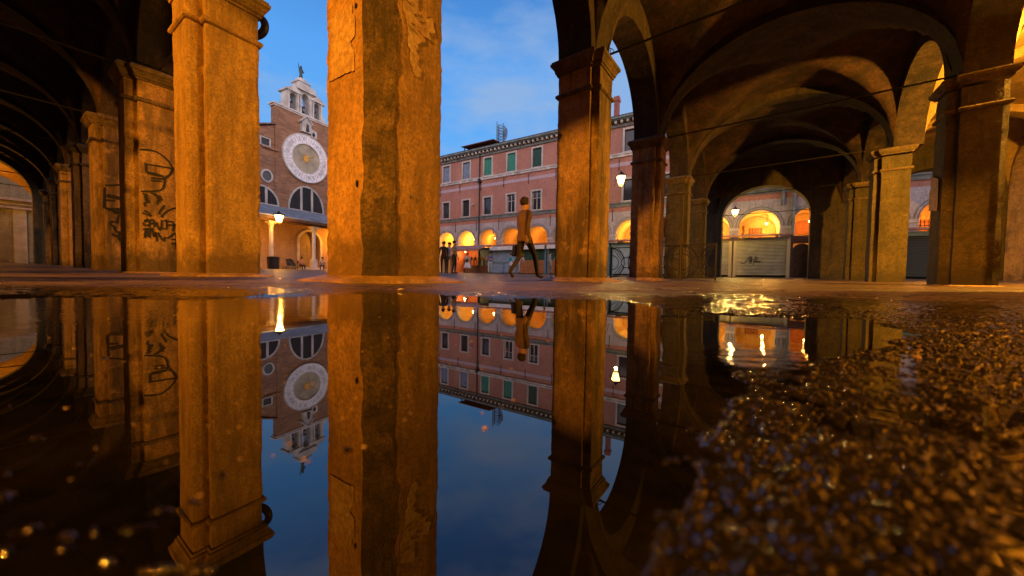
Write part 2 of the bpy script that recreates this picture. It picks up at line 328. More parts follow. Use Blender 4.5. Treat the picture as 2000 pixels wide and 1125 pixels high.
def water_mat():
    m, nt, N, L, b = newmat('dark_still_water')
    b.inputs['Base Color'].default_value = (.010, .009, .006, 1); b.inputs['Roughness'].default_value = .008; b.inputs['IOR'].default_value = 1.8
    tc = N.new('ShaderNodeTexCoord')
    mp = N.new('ShaderNodeMapping'); L.new(tc.outputs['Object'], mp.inputs[0]); mp.inputs['Scale'].default_value = (1, 2.2, 1)
    no = N.new('ShaderNodeTexNoise'); no.inputs['Scale'].default_value = 26; no.inputs['Detail'].default_value = 3; L.new(mp.outputs[0], no.inputs['Vector'])
    mu = N.new('ShaderNodeTexNoise'); mu.inputs['Scale'].default_value = 14; mu.inputs['Detail'].default_value = 9; mu.inputs['Roughness'].default_value = .75; L.new(tc.outputs['Object'], mu.inputs['Vector'])
    mr = N.new('ShaderNodeValToRGB'); L.new(mu.outputs[0], mr.inputs[0]); mr.color_ramp.elements[0].position = .42; mr.color_ramp.elements[0].color = (.002, .002, .0015, 1); mr.color_ramp.elements[1].position = .72; mr.color_ramp.elements[1].color = (.013, .011, .007, 1)
    L.new(mr.outputs[0], b.inputs['Base Color'])
    # the ripple lives in two patches: off the far left shore, and by the rough ground on the right
    def patch(cx, cy, r):
        s = N.new('ShaderNodeVectorMath'); s.operation = 'DISTANCE'; L.new(tc.outputs['Object'], s.inputs[0]); s.inputs[1].default_value = (cx, cy, 0)
        n = N.new('ShaderNodeMapRange'); n.interpolation_type = 'SMOOTHSTEP'; L.new(s.outputs['Value'], n.inputs[0]); n.inputs[1].default_value = r; n.inputs[2].default_value = r * .35; n.inputs[3].default_value = 0; n.inputs[4].default_value = 1; return n.outputs[0]
    a = N.new('ShaderNodeMath'); a.operation = 'MAXIMUM'; L.new(patch(-.62, .72, .5), a.inputs[0]); L.new(patch(.22, .27, .11), a.inputs[1])
    k = N.new('ShaderNodeMath'); k.operation = 'MULTIPLY_ADD'; L.new(a.outputs[0], k.inputs[0]); k.inputs[1].default_value = .075; k.inputs[2].default_value = .0003
    h = N.new('ShaderNodeMath'); h.operation = 'MULTIPLY'; L.new(no.outputs[0], h.inputs[0]); L.new(k.outputs[0], h.inputs[1])
    bp = N.new('ShaderNodeBump'); bp.inputs['Strength'].default_value = 1; bp.inputs['Distance'].default_value = .01; L.new(h.outputs[0], bp.inputs['Height']); L.new(bp.outputs[0], b.inputs['Normal'])
    return m
mb = MB(); mb.add([(-9, -3, 0), (9, -3, 0), (9, 9, 0), (-9, 9, 0)], [(0, 1, 2, 3)])
tag(mb.build('puddle_water', water_mat(), fix=False), kind='structure')

m = MB(); rnd = random.Random(4)
for i in range(150):
    r = .13 * (8 ** rnd.random()); a = rnd.uniform(-.95, .12); x, y = r * math.sin(a), r * math.cos(a)
    if sdist(np.array([x]), np.array([y]), PUD)[0] > -.04 * r: continue
    k = rnd.uniform(.0003, .0011) * (.5 + .7 * r); q = rnd.uniform(0, 3.1); n = 7
    ring = [(x + k * (1.8 * math.cos(t_) * math.cos(q) - .7 * math.sin(t_) * math.sin(q)) * rnd.uniform(.7, 1.2), y + k * (1.8 * math.cos(t_) * math.sin(q) + .7 * math.sin(t_) * math.cos(q)) * rnd.uniform(.7, 1.2)) for t_ in [6.283 * j / n for j in range(n)]]
    m.stack([[(u_, v_, -.0003) for u_, v_ in ring], [(u_, v_, .0003) for u_, v_ in ring], [(x + (u_ - x) * .4, y + (v_ - y) * .4, .0003 + k * .35) for u_, v_ in ring]])
tag(m.build('floating_grit', plain('pale_wet_grit', (.34, .24, .13), .18, var=.5, scale=200), smooth=True), 'fine grit and leaf crumbs floating on the puddle', 'grit', kind='stuff')

# ---------------- the vaulted portico (local x = across the main wing, local y = along it)
T = R(-36.87)
def wpt(u, v, z): c, s = math.cos(T), math.sin(T); return (u * c - v * s, u * s + v * c, z)
PORT = empty('vaulted_portico', (0, 0, 0), T, 'dark plastered Renaissance portico with groin vaults on square ochre pillars around the puddle', 'building')
SPR = 3.57; ZT = 6.7
BETA = R(3.45); A0 = (-5.43, .93)
def Wf(p):   # left wing frame: a (leftwards), b (towards the square)
    a, b, z = p
    return (A0[0] - a * math.cos(BETA) - b * math.sin(BETA), A0[1] - a * math.sin(BETA) + b * math.cos(BETA), z)
def offset_poly(P, d):
    n = len(P); out = []
    for i in range(n):
        p0, p1, p2 = Vector(P[i - 1]), Vector(P[i]), Vector(P[(i + 1) % n])
        e1 = (p1 - p0).normalized(); e2 = (p2 - p1).normalized()
        n1 = Vector((e1.y, -e1.x)); n2 = Vector((e2.y, -e2.x))
        s = n1 + n2; k = d / max(.25, s.dot(n1)) ; out.append((p1.x + s.x * k, p1.y + s.y * k))
    return out
def densify(P, step):
    out = []; cor = []
    n = len(P)
    for i in range(n):
        a, b = Vector(P[i]), Vector(P[(i + 1) % n]); m = max(1, int(round((b - a).length / step)))
        for k in range(m):
            p = a.lerp(b, k / m); out.append((p.x, p.y)); cor.append(min(k, m - k) * (b - a).length / m)
    return out, cor
def shaft(mb, P, z0, z1, step, amp, seed, chip=.02):
    D, cor = densify(P, step); D1 = offset_poly(D, 1.0)
    D = np.array(D); n = np.array(D1) - D; ln = np.hypot(n[:, 0], n[:, 1]); n /= ln[:, None]
    nz = max(2, int((z1 - z0) / (step * 1.25))); cor = np.array(cor); rings = []
    # convex corners only: where the miter is longer than 1
    for k in range(nz + 1):
        z = z0 + (z1 - z0) * k / nz; zz = np.full(len(D), z)
        d = (vnoise(D[:, 0] * 5 + seed, D[:, 1] * 5, zz * 3) - .5) * amp + (vnoise(D[:, 0] * 22 + seed, D[:, 1] * 22, zz * 18) - .5) * amp * .5
        c = np.exp(-(cor / .022) ** 2)
        ch = np.clip(vnoise(D[:, 0] * 3 + seed, D[:, 1] * 3, zz * 7) * .6 + vnoise(D[:, 0] * 3, D[:, 1] * 3 + seed, zz * 26) * .5 - .38, 0, 1)
        d = d - c * (.004 + ch * chip * 1.8)
        q = D + n * d[:, None]; rings.append([(float(a), float(b), z) for a, b in q])
    mb.stack(rings)
def ring_mold(mb, P, prof):
    mb.stack([[(x, y, z) for x, y in offset_poly(P, d)] for d, z in prof])
def ccw(P):
    a = sum(P[i][0] * P[(i + 1) % len(P)][1] - P[(i + 1) % len(P)][0] * P[i][1] for i in range(len(P)))
    return P if a > 0 else P[::-1]
def pillar(P, mat, label=None, tf=None, seed=0, step=.05, amp=.008, plinth=.06, chip=.02, z0=-.1, mat2=None, plh=.045, slim=False, capm=None):
    if tf: P = [tf((x, y, 0))[:2] for x, y in P]
    P = ccw(P)
    m = MB(); shaft(m, P, z0, 3.36, step, amp, seed, chip)
    o = m.build('pillar', mat, PORT, smooth=False, label=label)
    m = MB(); ring_mold(m, P, [(-.02, 2.965), (.012, 2.97), (.030, 2.985), (.033, 3.015), (.012, 3.04), (-.02, 3.045)]); m.build('string_moulding', capm or M_CAP, o)
    if slim: m = MB(); ring_mold(m, P, [(-.03, 3.40), (.02, 3.405), (.025, 3.43), (.05, 3.45), (.075, 3.49), (.08, 3.54), (.06, 3.55), (.05, SPR), (-.05, SPR)]); m.build('capital', capm or M_CAP, o)
    else: m = MB(); ring_mold(m, P, [(-.03, 3.33), (.018, 3.335), (.022, 3.365), (.04, 3.375), (.045, 3.41), (.075, 3.46), (.095, 3.475), (.10, 3.515), (.085, 3.525), (.08, 3.55), (.05, SPR), (-.05, SPR)]); m.build('capital', capm or M_CAP, o)
    if plinth:
        m = MB(); ring_mold(m, P, [(plinth + .05, -.08), (plinth + .04, .014), (plinth + .02, .024), (.014, plh), (-.05, plh + .006)])
        m.v = [(x + random.uniform(-.006, .006), y + random.uniform(-.006, .006), z + random.uniform(-.003, .003)) for x, y, z in m.v]
        m.build('plinth', M_PLINTH, o)
    return o
def PL(v0, l=.5, u_in=-2.17, u_out=-2.86):     # pillar on the square side of the main wing: core with an arch pilaster on both faces
    s = .12
    return [(u_in, v0), (u_in, v0 + l), (u_in - s, v0 + l), (u_in - s, v0 + l + .09), (u_out, v0 + l + .09), (u_out, v0 - .09), (u_in - s, v0 - .09), (u_in - s, v0)]
def PR(v0, u_in=2.34, u_out=3.0, l=.5):
    s = .13
    return [(u_in, v0), (u_in, v0 + l), (u_in + s, v0 + l), (u_in + s, v0 + l + .09), (u_out, v0 + l + .09), (u_out, v0 - .09), (u_in + s, v0 - .09), (u_in + s, v0)]
pB = [(-2.17, 1.469), (-2.17, 1.905), (-2.795, 1.905), (-2.795, 1.28), (-2.265, 1.28)]
oB = pillar(pB, M_COR, 'broad central corner pillar with a blackened worn chamfer and torn poster remnants near its top', seed=2, step=.026, amp=.007, plinth=.11, chip=.02, plh=.052)
# the battered chamfer strip and the posters of the corner pillar
mb = MB()
D = [(-2.264, 1.2765), (-2.1665, 1.4685)]
rows = []
for k in range(121):
    z = .05 + 3.27 * k / 120; row = []
    for j in range(13):
        t = j / 12; e = .018 * (vnoise(1.0 * j * .0 + (0 if j < 6 else 9), z * 9, 3) - .5) * (1 if j in (0, 12) else 0)
        t2 = min(1.06, max(-.06, t + float(e) * 8)); x = D[0][0] + (D[1][0] - D[0][0]) * t2; y = D[0][1] + (D[1][1] - D[0][1]) * t2
        o_ = .004 + .012 * float(vnoise(j * .9, z * 14, 1)) * math.sin(math.pi * t) ** .5
        row.append((x + .89 * o_, y - .455 * o_, z))
    rows.append(row)
mb.stack(rows, closed=False, cap=False); mb.build('blackened_chamfer', M_DIRT, oB, smooth=True, fix=False)
def patch_poly(pts, fn, th, name, mat, parent):
    """thin torn sheet: pts in (w,z), fn maps (w,z,t) to space; edges roughened"""
    Q = []
    for i in range(len(pts)):
        a, b = Vector(pts[i]), Vector(pts[(i + 1) % len(pts)]); n = max(1, int((b - a).length / .02))
        for k in range(n):
            p = a.lerp(b, k / n); Q.append((p.x + random.uniform(-.004, .004), p.y + random.uniform(-.004, .004)))
    bm = bmesh.new(); vs = [bm.verts.new(fn(x, z, th)) for x, z in Q]
    f = bm.faces.new(vs); r = bmesh.ops.extrude_face_region(bm, geom=[f])
    d = Vector(fn(0, 0, 0)) - Vector(fn(0, 0, th))
    for v in [g for g in r['geom'] if isinstance(g, bmesh.types.BMVert)]: v.co += d * .6
    bmesh.ops.recalc_face_normals(bm, faces=bm.faces); bmesh.ops.triangulate(bm, faces=bm.faces)
    me = bpy.data.meshes.new(name); bm.to_mesh(me); bm.free(); me.materials.append(mat)
    o = bpy.data.objects.new(name, me); C.objects.link(o); o.parent = parent; return o
def strokes(S, fn, wd, name, mat, parent, th=.002):
    m = MB()
    for s in S:
        P = [Vector(p) for p in s]
        if len(P) > 2:   # smooth once
            Q = [P[0]]
            for i in range(len(P) - 1): Q += [P[i].lerp(P[i + 1], .25), P[i].lerp(P[i + 1], .75)]
            P = Q + [P[-1]]
        top = []; bot = []
        for i, p in enumerate(P):
            t = P[min(i + 1, len(P) - 1)] - P[max(i - 1, 0)]
            if t.length < 1e-6: t = Vector((1, 0))
            t.normalize(); n = Vector((-t.y, t.x)); w_ = wd * random.uniform(.8, 1.15) / 2
            top.append(p + n * w_); bot.append(p - n * w_)
        n = len(P); vs = [fn(q.x, q.y, th) for q in top] + [fn(q.x, q.y, th) for q in bot]
        m.add(vs, [(i, i + 1, n + i + 1, n + i) for i in range(n - 1)])
    return m.build(name, mat, parent, fix=False)
fBL = lambda w_, z, t: (w_, 1.28 - .006 - t, z)
fBR = lambda w_, z, t: (-2.17 + .006 + t, w_, z)
BL = [(-2.734, 1.524), (-2.728, 1.601), (-2.708, 1.741), (-2.72, 1.952), (-2.682, 1.996), (-2.523, 1.979), (-2.397, 1.952), (-2.386, 1.885), (-2.353, 1.86), (-2.359, 1.717), (-2.419, 1.702), (-2.364, 1.607), (-2.364, 1.484), (-2.476, 1.505), (-2.595, 1.515)]
BR = [(1.528, 2.12), (1.656, 2.2), (1.661, 2.035), (1.733, 2.091), (1.737, 2.026), (1.789, 2.069), (1.802, 2.008), (1.823, 1.976), (1.798, 1.95), (1.758, 1.94), (1.783, 1.897), (1.712, 1.877), (1.727, 1.855), (1.652, 1.795), (1.667, 1.767), (1.637, 1.74), (1.675, 1.711), (1.653, 1.639), (1.699, 1.625), (1.684, 1.563), (1.639, 1.548), (1.602, 1.602), (1.58, 1.65), (1.59, 1.715), (1.572, 1.74), (1.567, 1.878), (1.546, 1.947), (1.525, 1.963)]
M_POST = plaster('poster_paper_remnant', (.62, .46, .22), (.50, .34, .15), (.30, .12, .05), .5, 2.5, 21, damp=False, bump=.2)
a_ = patch_poly(BL, fBL, .002, 'poster_remnant', M_POST, oB); a_['label'] = 'faded reddish torn poster remnant'
b_ = patch_poly(BR, fBR, .002, 'poster_remnant', M_POST, oB); b_['label'] = 'ragged pale remnant with handwriting'
BS = [[(1.535, 2.052), (1.605, 2.042)], [(1.571, 1.886), (1.658, 1.859)], [(1.614, 1.923), (1.636, 1.918)], [(1.658, 1.901), (1.689, 1.882)], [(1.592, 1.91), (1.621, 1.915)], [(1.628, 1.996), (1.628, 1.976), (1.642, 1.991), (1.631, 1.99), (1.642, 2.005), (1.628, 1.998)], [(1.653, 2.009), (1.661, 1.996), (1.668, 2.018)], [(1.683, 2.024), (1.676, 2.002), (1.691, 2.014)], [(1.695, 2.028), (1.691, 2.011), (1.706, 2.02)], [(1.665, 1.971), (1.673, 1.958), (1.688, 1.982), (1.699, 1.967), (1.714, 1.991), (1.73, 1.985)], [(1.715, 1.946), (1.719, 1.936)]]
strokes(BS, lambda w_, z, t: fBR(w_, z, t + .003), .004, 'handwriting', M_GRAF, oB)

def holes(parent, fn, spots):
    m = MB()
    for w_, z, r in spots:
        n = 9; m.add([fn(w_ + r * .8 * math.cos(k * 6.283 / n) * random.uniform(.7, 1.2), z + r * 1.2 * math.sin(k * 6.283 / n) * random.uniform(.8, 1.2), .0025) for k in range(n)], [tuple(range(n))])
        m.build('plug_hole', M_BLACK, parent, fix=False); m = MB()
holes(oB, fBL, [(-2.345, 1.92, .018), (-2.33, .70, .02)]); holes(oB, fBR, [(1.62, .65, .016), (1.655, .83, .012)])

oC = pillar(PL(5.07), M_PIL2, 'tall ochre pillar right of the central opening, sooty above and lamp-lit orange down its side', seed=5, step=.04, amp=.008, plinth=.15, chip=.015, plh=.07)
oD = pillar(PL(8.98, .5, -2.21, -2.90), M_PIL2, 'ochre pillar beside the iron railing with crumbled plaster at its foot', seed=8, step=.05, amp=.012, plinth=.10, chip=.03, plh=.09)
for i, v in enumerate((12.9, 16.85)):
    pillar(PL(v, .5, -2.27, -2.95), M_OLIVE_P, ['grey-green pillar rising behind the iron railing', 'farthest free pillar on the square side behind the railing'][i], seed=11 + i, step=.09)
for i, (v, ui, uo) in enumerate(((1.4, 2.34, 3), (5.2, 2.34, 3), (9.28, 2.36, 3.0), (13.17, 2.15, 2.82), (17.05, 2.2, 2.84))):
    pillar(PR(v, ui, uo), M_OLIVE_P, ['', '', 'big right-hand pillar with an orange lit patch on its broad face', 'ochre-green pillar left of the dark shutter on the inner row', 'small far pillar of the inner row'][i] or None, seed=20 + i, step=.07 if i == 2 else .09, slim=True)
# left wing pillars
def PW(a0, l=.53): return [(a0, 0), (a0, .15), (a0 - .1, .15), (a0 - .1, .69), (a0 + l + .1, .69), (a0 + l + .1, .15), (a0 + l, .15), (a0 + l, 0)]
wl = ['large ochre pillar at left with a black tyre-like loop on its outer side', 'pillar carrying a black spray-painted figure and scrawled letters', 'soot-dark pillar with a black graffiti head and curls', None, None, 'thin far pillar with a white hanging notice', None]
WP = []
for k in range(7):
    WP.append(pillar(PW(3.4 * k), M_PIL if k < 1 else M_PIL2, wl[k], tf=Wf, seed=30 + k, step=.04 if k == 0 else (.06 if k < 3 else .1), plinth=.08 if k == 0 else .03, capm=M_PIL if k == 0 else None))
A2 = [[(0.157, 2.142), (0.276, 2.172), (0.366, 2.168), (0.458, 2.113), (0.525, 2.029), (0.575, 1.93), (0.536, 1.816), (0.474, 1.739)], [(0.207, 1.912), (0.376, 1.923), (0.575, 1.927)], [(0.235, 1.911), (0.23, 1.765), (0.335, 1.756), (0.454, 1.74)], [(0.258, 1.782), (0.348, 1.778), (0.447, 1.762)], [(0.289, 1.693), (0.453, 1.708)], [(0.288, 1.649), (0.426, 1.664)], [(0.467, 1.737), (0.451, 1.562), (0.397, 1.485), (0.166, 1.43)], [(0.184, 1.394), (0.253, 1.381), (0.189, 1.341), (0.265, 1.329), (0.195, 1.288), (0.29, 1.279), (0.2, 1.244), (0.212, 1.183)], [(0.279, 1.432), (0.37, 1.405), (0.304, 1.401), (0.436, 1.391), (0.33, 1.351), (0.455, 1.348), (0.342, 1.307), (0.408, 1.302), (0.362, 1.283), (0.368, 1.238)], [(0.454, 1.245), (0.399, 1.142), (0.381, 1.068)], [(0.407, 1.022), (0.459, 1.124), (0.556, 1.203), (0.673, 1.246)], [(0.199, 1.108), (0.249, 1.08), (0.287, 1.022)], [(0.173, 1.062), (0.217, 1.053), (0.274, 1.02)], [(0.247, 0.97), (0.183, 0.906), (0.247, 0.934)], [(0.189, 0.898), (0.195, 0.835), (0.259, 0.871)], [(0.266, 0.955), (0.258, 0.826)], [(0.266, 0.946), (0.318, 0.972), (0.311, 0.897), (0.265, 0.881)], [(0.316, 0.833), (0.348, 0.948), (0.362, 0.848), (0.401, 0.76), (0.417, 0.977)], [(0.429, 0.829), (0.482, 0.807), (0.471, 0.994)], [(0.444, 0.962), (0.581, 0.963), (0.558, 0.788)], [(0.497, 0.894), (0.637, 0.917)], [(0.182, 0.779), (0.31, 0.814)], [(0.213, 0.787), (0.202, 0.636)], [(0.239, 0.79), (0.237, 0.658)], [(0.271, 0.809), (0.256, 0.642)], [(0.296, 0.794), (0.32, 0.612), (0.336, 0.798), (0.352, 0.587)], [(0.295, 0.701), (0.347, 0.689)], [(0.361, 0.746), (0.439, 0.567), (0.447, 0.681), (0.494, 0.648), (0.607, 0.803), (0.596, 0.466)], [(0.538, 0.643), (0.679, 0.651)], [(0.532, 0.57), (0.687, 0.554)]]
A3 = [[(0.159, 1.978), (0.439, 2.057)], [(0.158, 1.935), (0.141, 1.458)], [(0.193, 1.784), (0.425, 1.744)], [(0.183, 1.739), (0.434, 1.701)], [(0.163, 1.649), (0.306, 1.662)], [(0.151, 1.459), (0.284, 1.468), (0.441, 1.51)], [(0.2, 1.43), (0.43, 1.46)], [(0.264, 1.42), (0.43, 1.40)], [(0.28, 1.38), (0.439, 1.376)], [(0.36, 1.349), (0.328, 1.138)], [(0.299, 1.178), (0.241, 1.184), (0.221, 1.094), (0.297, 1.06)], [(0.287, 1.059), (0.305, 0.958), (0.374, 0.937)], [(0.256, 0.909), (0.284, 0.839), (0.363, 0.862), (0.384, 0.968)], [(0.353, 0.846), (0.361, 0.758), (0.42, 0.71)], [(0.374, 0.937), (0.444, 0.975)], [(0.393, 0.895), (0.461, 0.813)]]
def fW(a): return lambda w_, z, t: Wf((a - .008 - t, w_, z))
strokes([[(min(x, .68), z) for x, z in s] for s in A2], fW(3.3), .028, 'graffiti', M_GRAF, WP[1])
strokes(A3, fW(6.7), .042, 'graffiti', M_GRAF, WP[2])
# hanging notice on a far pillar
m = MB(); m.add([fW(16.9)(x, z, .01) for x, z in ((.2, 2.0), (.62, 2.0), (.62, 3.0), (.2, 3.0))], [(0, 1, 2, 3)]); nb = m.build('hanging_notice', M_PAPERW, WP[5], fix=False)
strokes([[(.34, 2.85), (.34, 2.65)], [(.34, 2.85), (.48, 2.84), (.48, 2.74), (.34, 2.74)], [(.48, 2.55), (.34, 2.55), (.34, 2.40), (.48, 2.40)], [(.34, 2.48), (.45, 2.48)], [(.34, 2.28), (.48, 2.28), (.34, 2.12), (.48, 2.12)]], lambda w_, z, t: fW(16.9)(w_, z, .012 + t), .03, 'notice_letters', M_GRAF, WP[5])
# back row of the left wing and corner bay
for k in range(8):
    pillar([(a, b - 4.9) for a, b in PW(-3.2 + 3.4 * k)], M_PIL2, tf=Wf, seed=50 + k, step=.15)
for q in ((2.34, -4.0),):
    pillar([(q[0], q[1]), (q[0] + .66, q[1]), (q[0] + .66, q[1] + .66), (q[0], q[1] + .66)], M_PIL2, seed=61, step=.15)

# arches, ribs and vaults
def arch_wall(mb, fr, a0, a1, b0, b1, rise, spring=SPR, zt=ZT, n=22):
    """opening from a0 to a1, wall thickness b0..b1; fr maps (a,b,z)"""
    am, h = (a0 + a1) / 2, (a1 - a0) / 2
    pts = [(a0 + .0, spring)] + [(am - h * math.cos(math.pi * k / n), spring + rise * math.sin(math.pi * k / n)) for k in range(1, n)] + [(a1, spring)]
    for b_ in (b0, b1):
        vs = [fr((a, b_, z)) for a, z in pts] + [fr((a, b_, zt)) for a, z in pts]
        mb.add(vs, [(i, i + 1, n + 2 + i, n + 1 + i) for i in range(n)])
    mb.add([fr((a, b0, z)) for a, z in pts] + [fr((a, b1, z)) for a, z in pts], [(i, n + 1 + i, n + 2 + i, i + 1) for i in range(n)])
def pier(mb, fr, a0, a1, b0, b1, z0=SPR - .01, z1=ZT):
    v = [(a0, b0), (a1, b0), (a1, b1), (a0, b1)]
    mb.add([fr((a, b, z0)) for a, b in v] + [fr((a, b, z1)) for a, b in v], [(0, 3, 2, 1), (4, 5, 6, 7), (0, 1, 5, 4), (1, 2, 6, 5), (2, 3, 7, 6), (3, 0, 4, 7)])
def vault(mb, fr, a0, a1, b0, b1, rise, n=30, seed=0):
    vs = []; g = np.linspace(-1, 1, n + 1)
    for i in range(n + 1):
        for j in range(n + 1):
            x, y = g[i] * .999, g[j] * .999
            z = SPR + .03 + rise * max(math.sqrt(1 - x * x), math.sqrt(1 - y * y))
            z += .03 * (float(vnoise(i * .35 + seed, j * .35, seed)) - .5)
            vs.append(fr(((a0 + a1) / 2 + (a1 - a0) / 2 * x, (b0 + b1) / 2 + (b1 - b0) / 2 * y, z)))
    mb.add(vs, [(i * (n + 1) + j, i * (n + 1) + j + 1, (i + 1) * (n + 1) + j + 1, (i + 1) * (n + 1) + j) for i in range(n) for j in range(n)])
idf = lambda p: p
sw = lambda p: (p[1], p[0], p[2])     # arches that span across (u) with thickness along v: a=u, b=v -> identity ; walls along v: a=v, b=u -> swap
vrow = [(1.28, 1.905), (4.98, 5.66), (8.89, 9.57), (12.81, 13.49), (16.76, 17.44), (20.9, 21.6)]
rrow = [(1.31, 1.99), (5.11, 5.79), (9.19, 9.87), (13.08, 13.76), (16.96, 17.64), (20.9, 21.6)]
m = MB()
for i in range(5): arch_wall(m, sw, vrow[i][1], vrow[i + 1][0], -2.86, -2.29, (vrow[i + 1][0] - vrow[i][1]) / 2)
for i in range(6): pier(m, sw, vrow[i][0], vrow[i][1], -2.86, -2.29)
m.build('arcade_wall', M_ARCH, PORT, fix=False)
m = MB()
for i in range(5): arch_wall(m, sw, rrow[i][1], rrow[i + 1][0], 2.47, 3.0, (rrow[i + 1][0] - rrow[i][1]) / 2)
for i in range(6): pier(m, sw, rrow[i][0], rrow[i][1], 2.47, 3.0)
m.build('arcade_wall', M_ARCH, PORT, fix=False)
# end wall of the main wing with its arched way out
m = MB(); arch_wall(m, idf, -2.05, 1.46, 20.95, 21.55, 1.5, spring=3.25, zt=7)
m.box(1.46, 3.0, 20.95, 21.55, -.1, 7); m.box(-2.9, -2.05, 20.95, 21.55, -.1, 7)
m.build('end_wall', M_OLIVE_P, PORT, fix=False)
RV = [(1.42, 1.86), (5.13, 5.55), (9.08, 9.5), (13.0, 13.42), (16.95, 17.35)]
for i, (v0, v1) in enumerate(RV):
    m = MB(); arch_wall(m, idf, -2.29, 2.47, v0, v1, 1.95); m.build('transverse_arch', M_ARCH, PORT, fix=False)
m = MB()
ed = [-3.35] + [x for v0, v1 in RV for x in (v0, v1)] + [20.95]
for i in range(0, len(ed), 2): vault(m, idf, -2.29, 2.47, ed[i], ed[i + 1], 2.12, seed=i)
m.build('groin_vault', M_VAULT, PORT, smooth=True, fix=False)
def tie(fr, p, q, z=3.62):
    m = MB(); a, b = fr((*p, z)), fr((*q, z)); m.tube([a, b], .017, 6); m.build('tie_rod', M_IRON, PORT)
for v0, v1 in RV: tie(idf, (-2.3, (v0 + v1) / 2), (2.45, (v0 + v1) / 2))
tie(idf, (-2.1, 21.2), (1.5, 21.2), 3.45)
# second aisle beyond the inner row, yellow-washed
U2 = (3.0, 6.9)
m = MB()
for i in range(5): arch_wall(m, sw, rrow[i][1], rrow[i + 1][0], 6.9, 7.5, (rrow[i + 1][0] - rrow[i][1]) / 2)
for i in range(6): pier(m, sw, rrow[i][0], rrow[i][1], 6.9, 7.5, z0=-.1)
m.build('arcade_wall', M_PIL2, PORT, fix=False)
m = MB()
ed = [-3.35] + [x for v0, v1 in [(r[0] + .15, r[1] - .15) for r in rrow[:5]] for x in (v0, v1)] + [20.95]
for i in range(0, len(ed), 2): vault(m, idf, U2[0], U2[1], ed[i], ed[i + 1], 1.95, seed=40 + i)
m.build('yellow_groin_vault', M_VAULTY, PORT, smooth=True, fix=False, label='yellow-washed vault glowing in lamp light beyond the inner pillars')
for r in rrow[:5]:
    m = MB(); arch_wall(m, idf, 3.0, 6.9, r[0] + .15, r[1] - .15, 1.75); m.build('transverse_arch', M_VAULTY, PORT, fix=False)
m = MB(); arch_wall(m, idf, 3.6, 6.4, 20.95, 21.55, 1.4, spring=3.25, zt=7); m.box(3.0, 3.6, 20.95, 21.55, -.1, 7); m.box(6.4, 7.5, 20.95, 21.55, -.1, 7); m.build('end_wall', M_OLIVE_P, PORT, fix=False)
# left wing
m = MB()
arch_wall(m, Wf, -2.53, -.1, .15, .69, 1.25)
for k in range(6): arch_wall(m, Wf, 3.4 * k + .63, 3.4 * k + 3.3, .15, .69, 1.36)
for k in range(7): pier(m, Wf, 3.4 * k - .1, 3.4 * k + .63, .15, .69)
arch_wall(m, Wf, 21.03, 23.8, .15, .69, 1.36)
m.build('arcade_wall', M_ARCH, PORT, fix=False)
m = MB()
for k in range(8): arch_wall(m, Wf, -3.2 + 3.4 * k + .63, -3.2 + 3.4 * k + 3.3, -4.75, -4.21, 1.36); pier(m, Wf, -3.2 + 3.4 * k - .1, -3.2 + 3.4 * k + .63, -4.75, -4.21)
m.build('arcade_wall', M_ARCH, PORT, fix=False)
m = MB(); arch_wall(m, idf, -1.9, 2.34, -4.0, -3.35, .80); pier(m, idf, 2.34, 3, -4, -3.35); m.build('arcade_wall', M_ARCH, PORT, fix=False)  # unseen back arch, crown set low to cut the street lantern's light
Wb = lambda p: Wf((p[1], p[0], p[2]))
for k in range(7):
    m = MB(); arch_wall(m, Wb, -4.21, .15, 3.4 * k + .08, 3.4 * k + .45, 1.9); m.build('transverse_arch', M_ARCH, PORT, fix=False)
m = MB()
for k in range(7): vault(m, Wf, 3.4 * k + .45, 3.4 * k + 3.48, -4.21, .15, 2.05, seed=60 + k)
vault(m, Wf, -2.9, .08, -4.21, .3, 2.05, seed=70)
m.build('groin_vault', M_VAULT, PORT, smooth=True, fix=False)
for k in range(7): tie(Wf, (3.4 * k + .26, -4.2), (3.4 * k + .26, .15))
for k in range(6): tie(Wf, (3.4 * k + .6, .42), (3.4 * k + 3.3, .42))
m = MB(); arch_wall(m, Wb, -4.0, -.15, 23.85, 24.4, 1.9); 
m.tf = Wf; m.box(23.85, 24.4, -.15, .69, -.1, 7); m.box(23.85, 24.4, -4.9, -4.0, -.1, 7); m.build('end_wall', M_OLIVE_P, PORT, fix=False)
m = MB(); vault(m, Wf, 24.5, 30.5, -4.1, .3, 2.0, seed=90); m.tf = Wf; m.box(24.4, 30.6, .3, .9, -.1, 7); m.box(24.4, 30.6, -4.9, -4.1, 3.4, 7); m.build('yellow_groin_vault', M_VAULTY, PORT, smooth=False, fix=False, label='orange-lit vault beyond the far left end arch')
# upper storeys, which keep the evening sky out of the vaults
m = MB(); m.box(-2.87, 7.51, 1.25, 21.6, ZT - .02, 12.5); m.box(-2.4, 7.49, -4.0, 1.24, ZT - .03, 12.49)
m.tf = Wf; m.box(-3.2, 24.4, -4.9, .70, ZT - .01, 12.4)
m.build('upper_storeys', M_RED, PORT, fix=False)
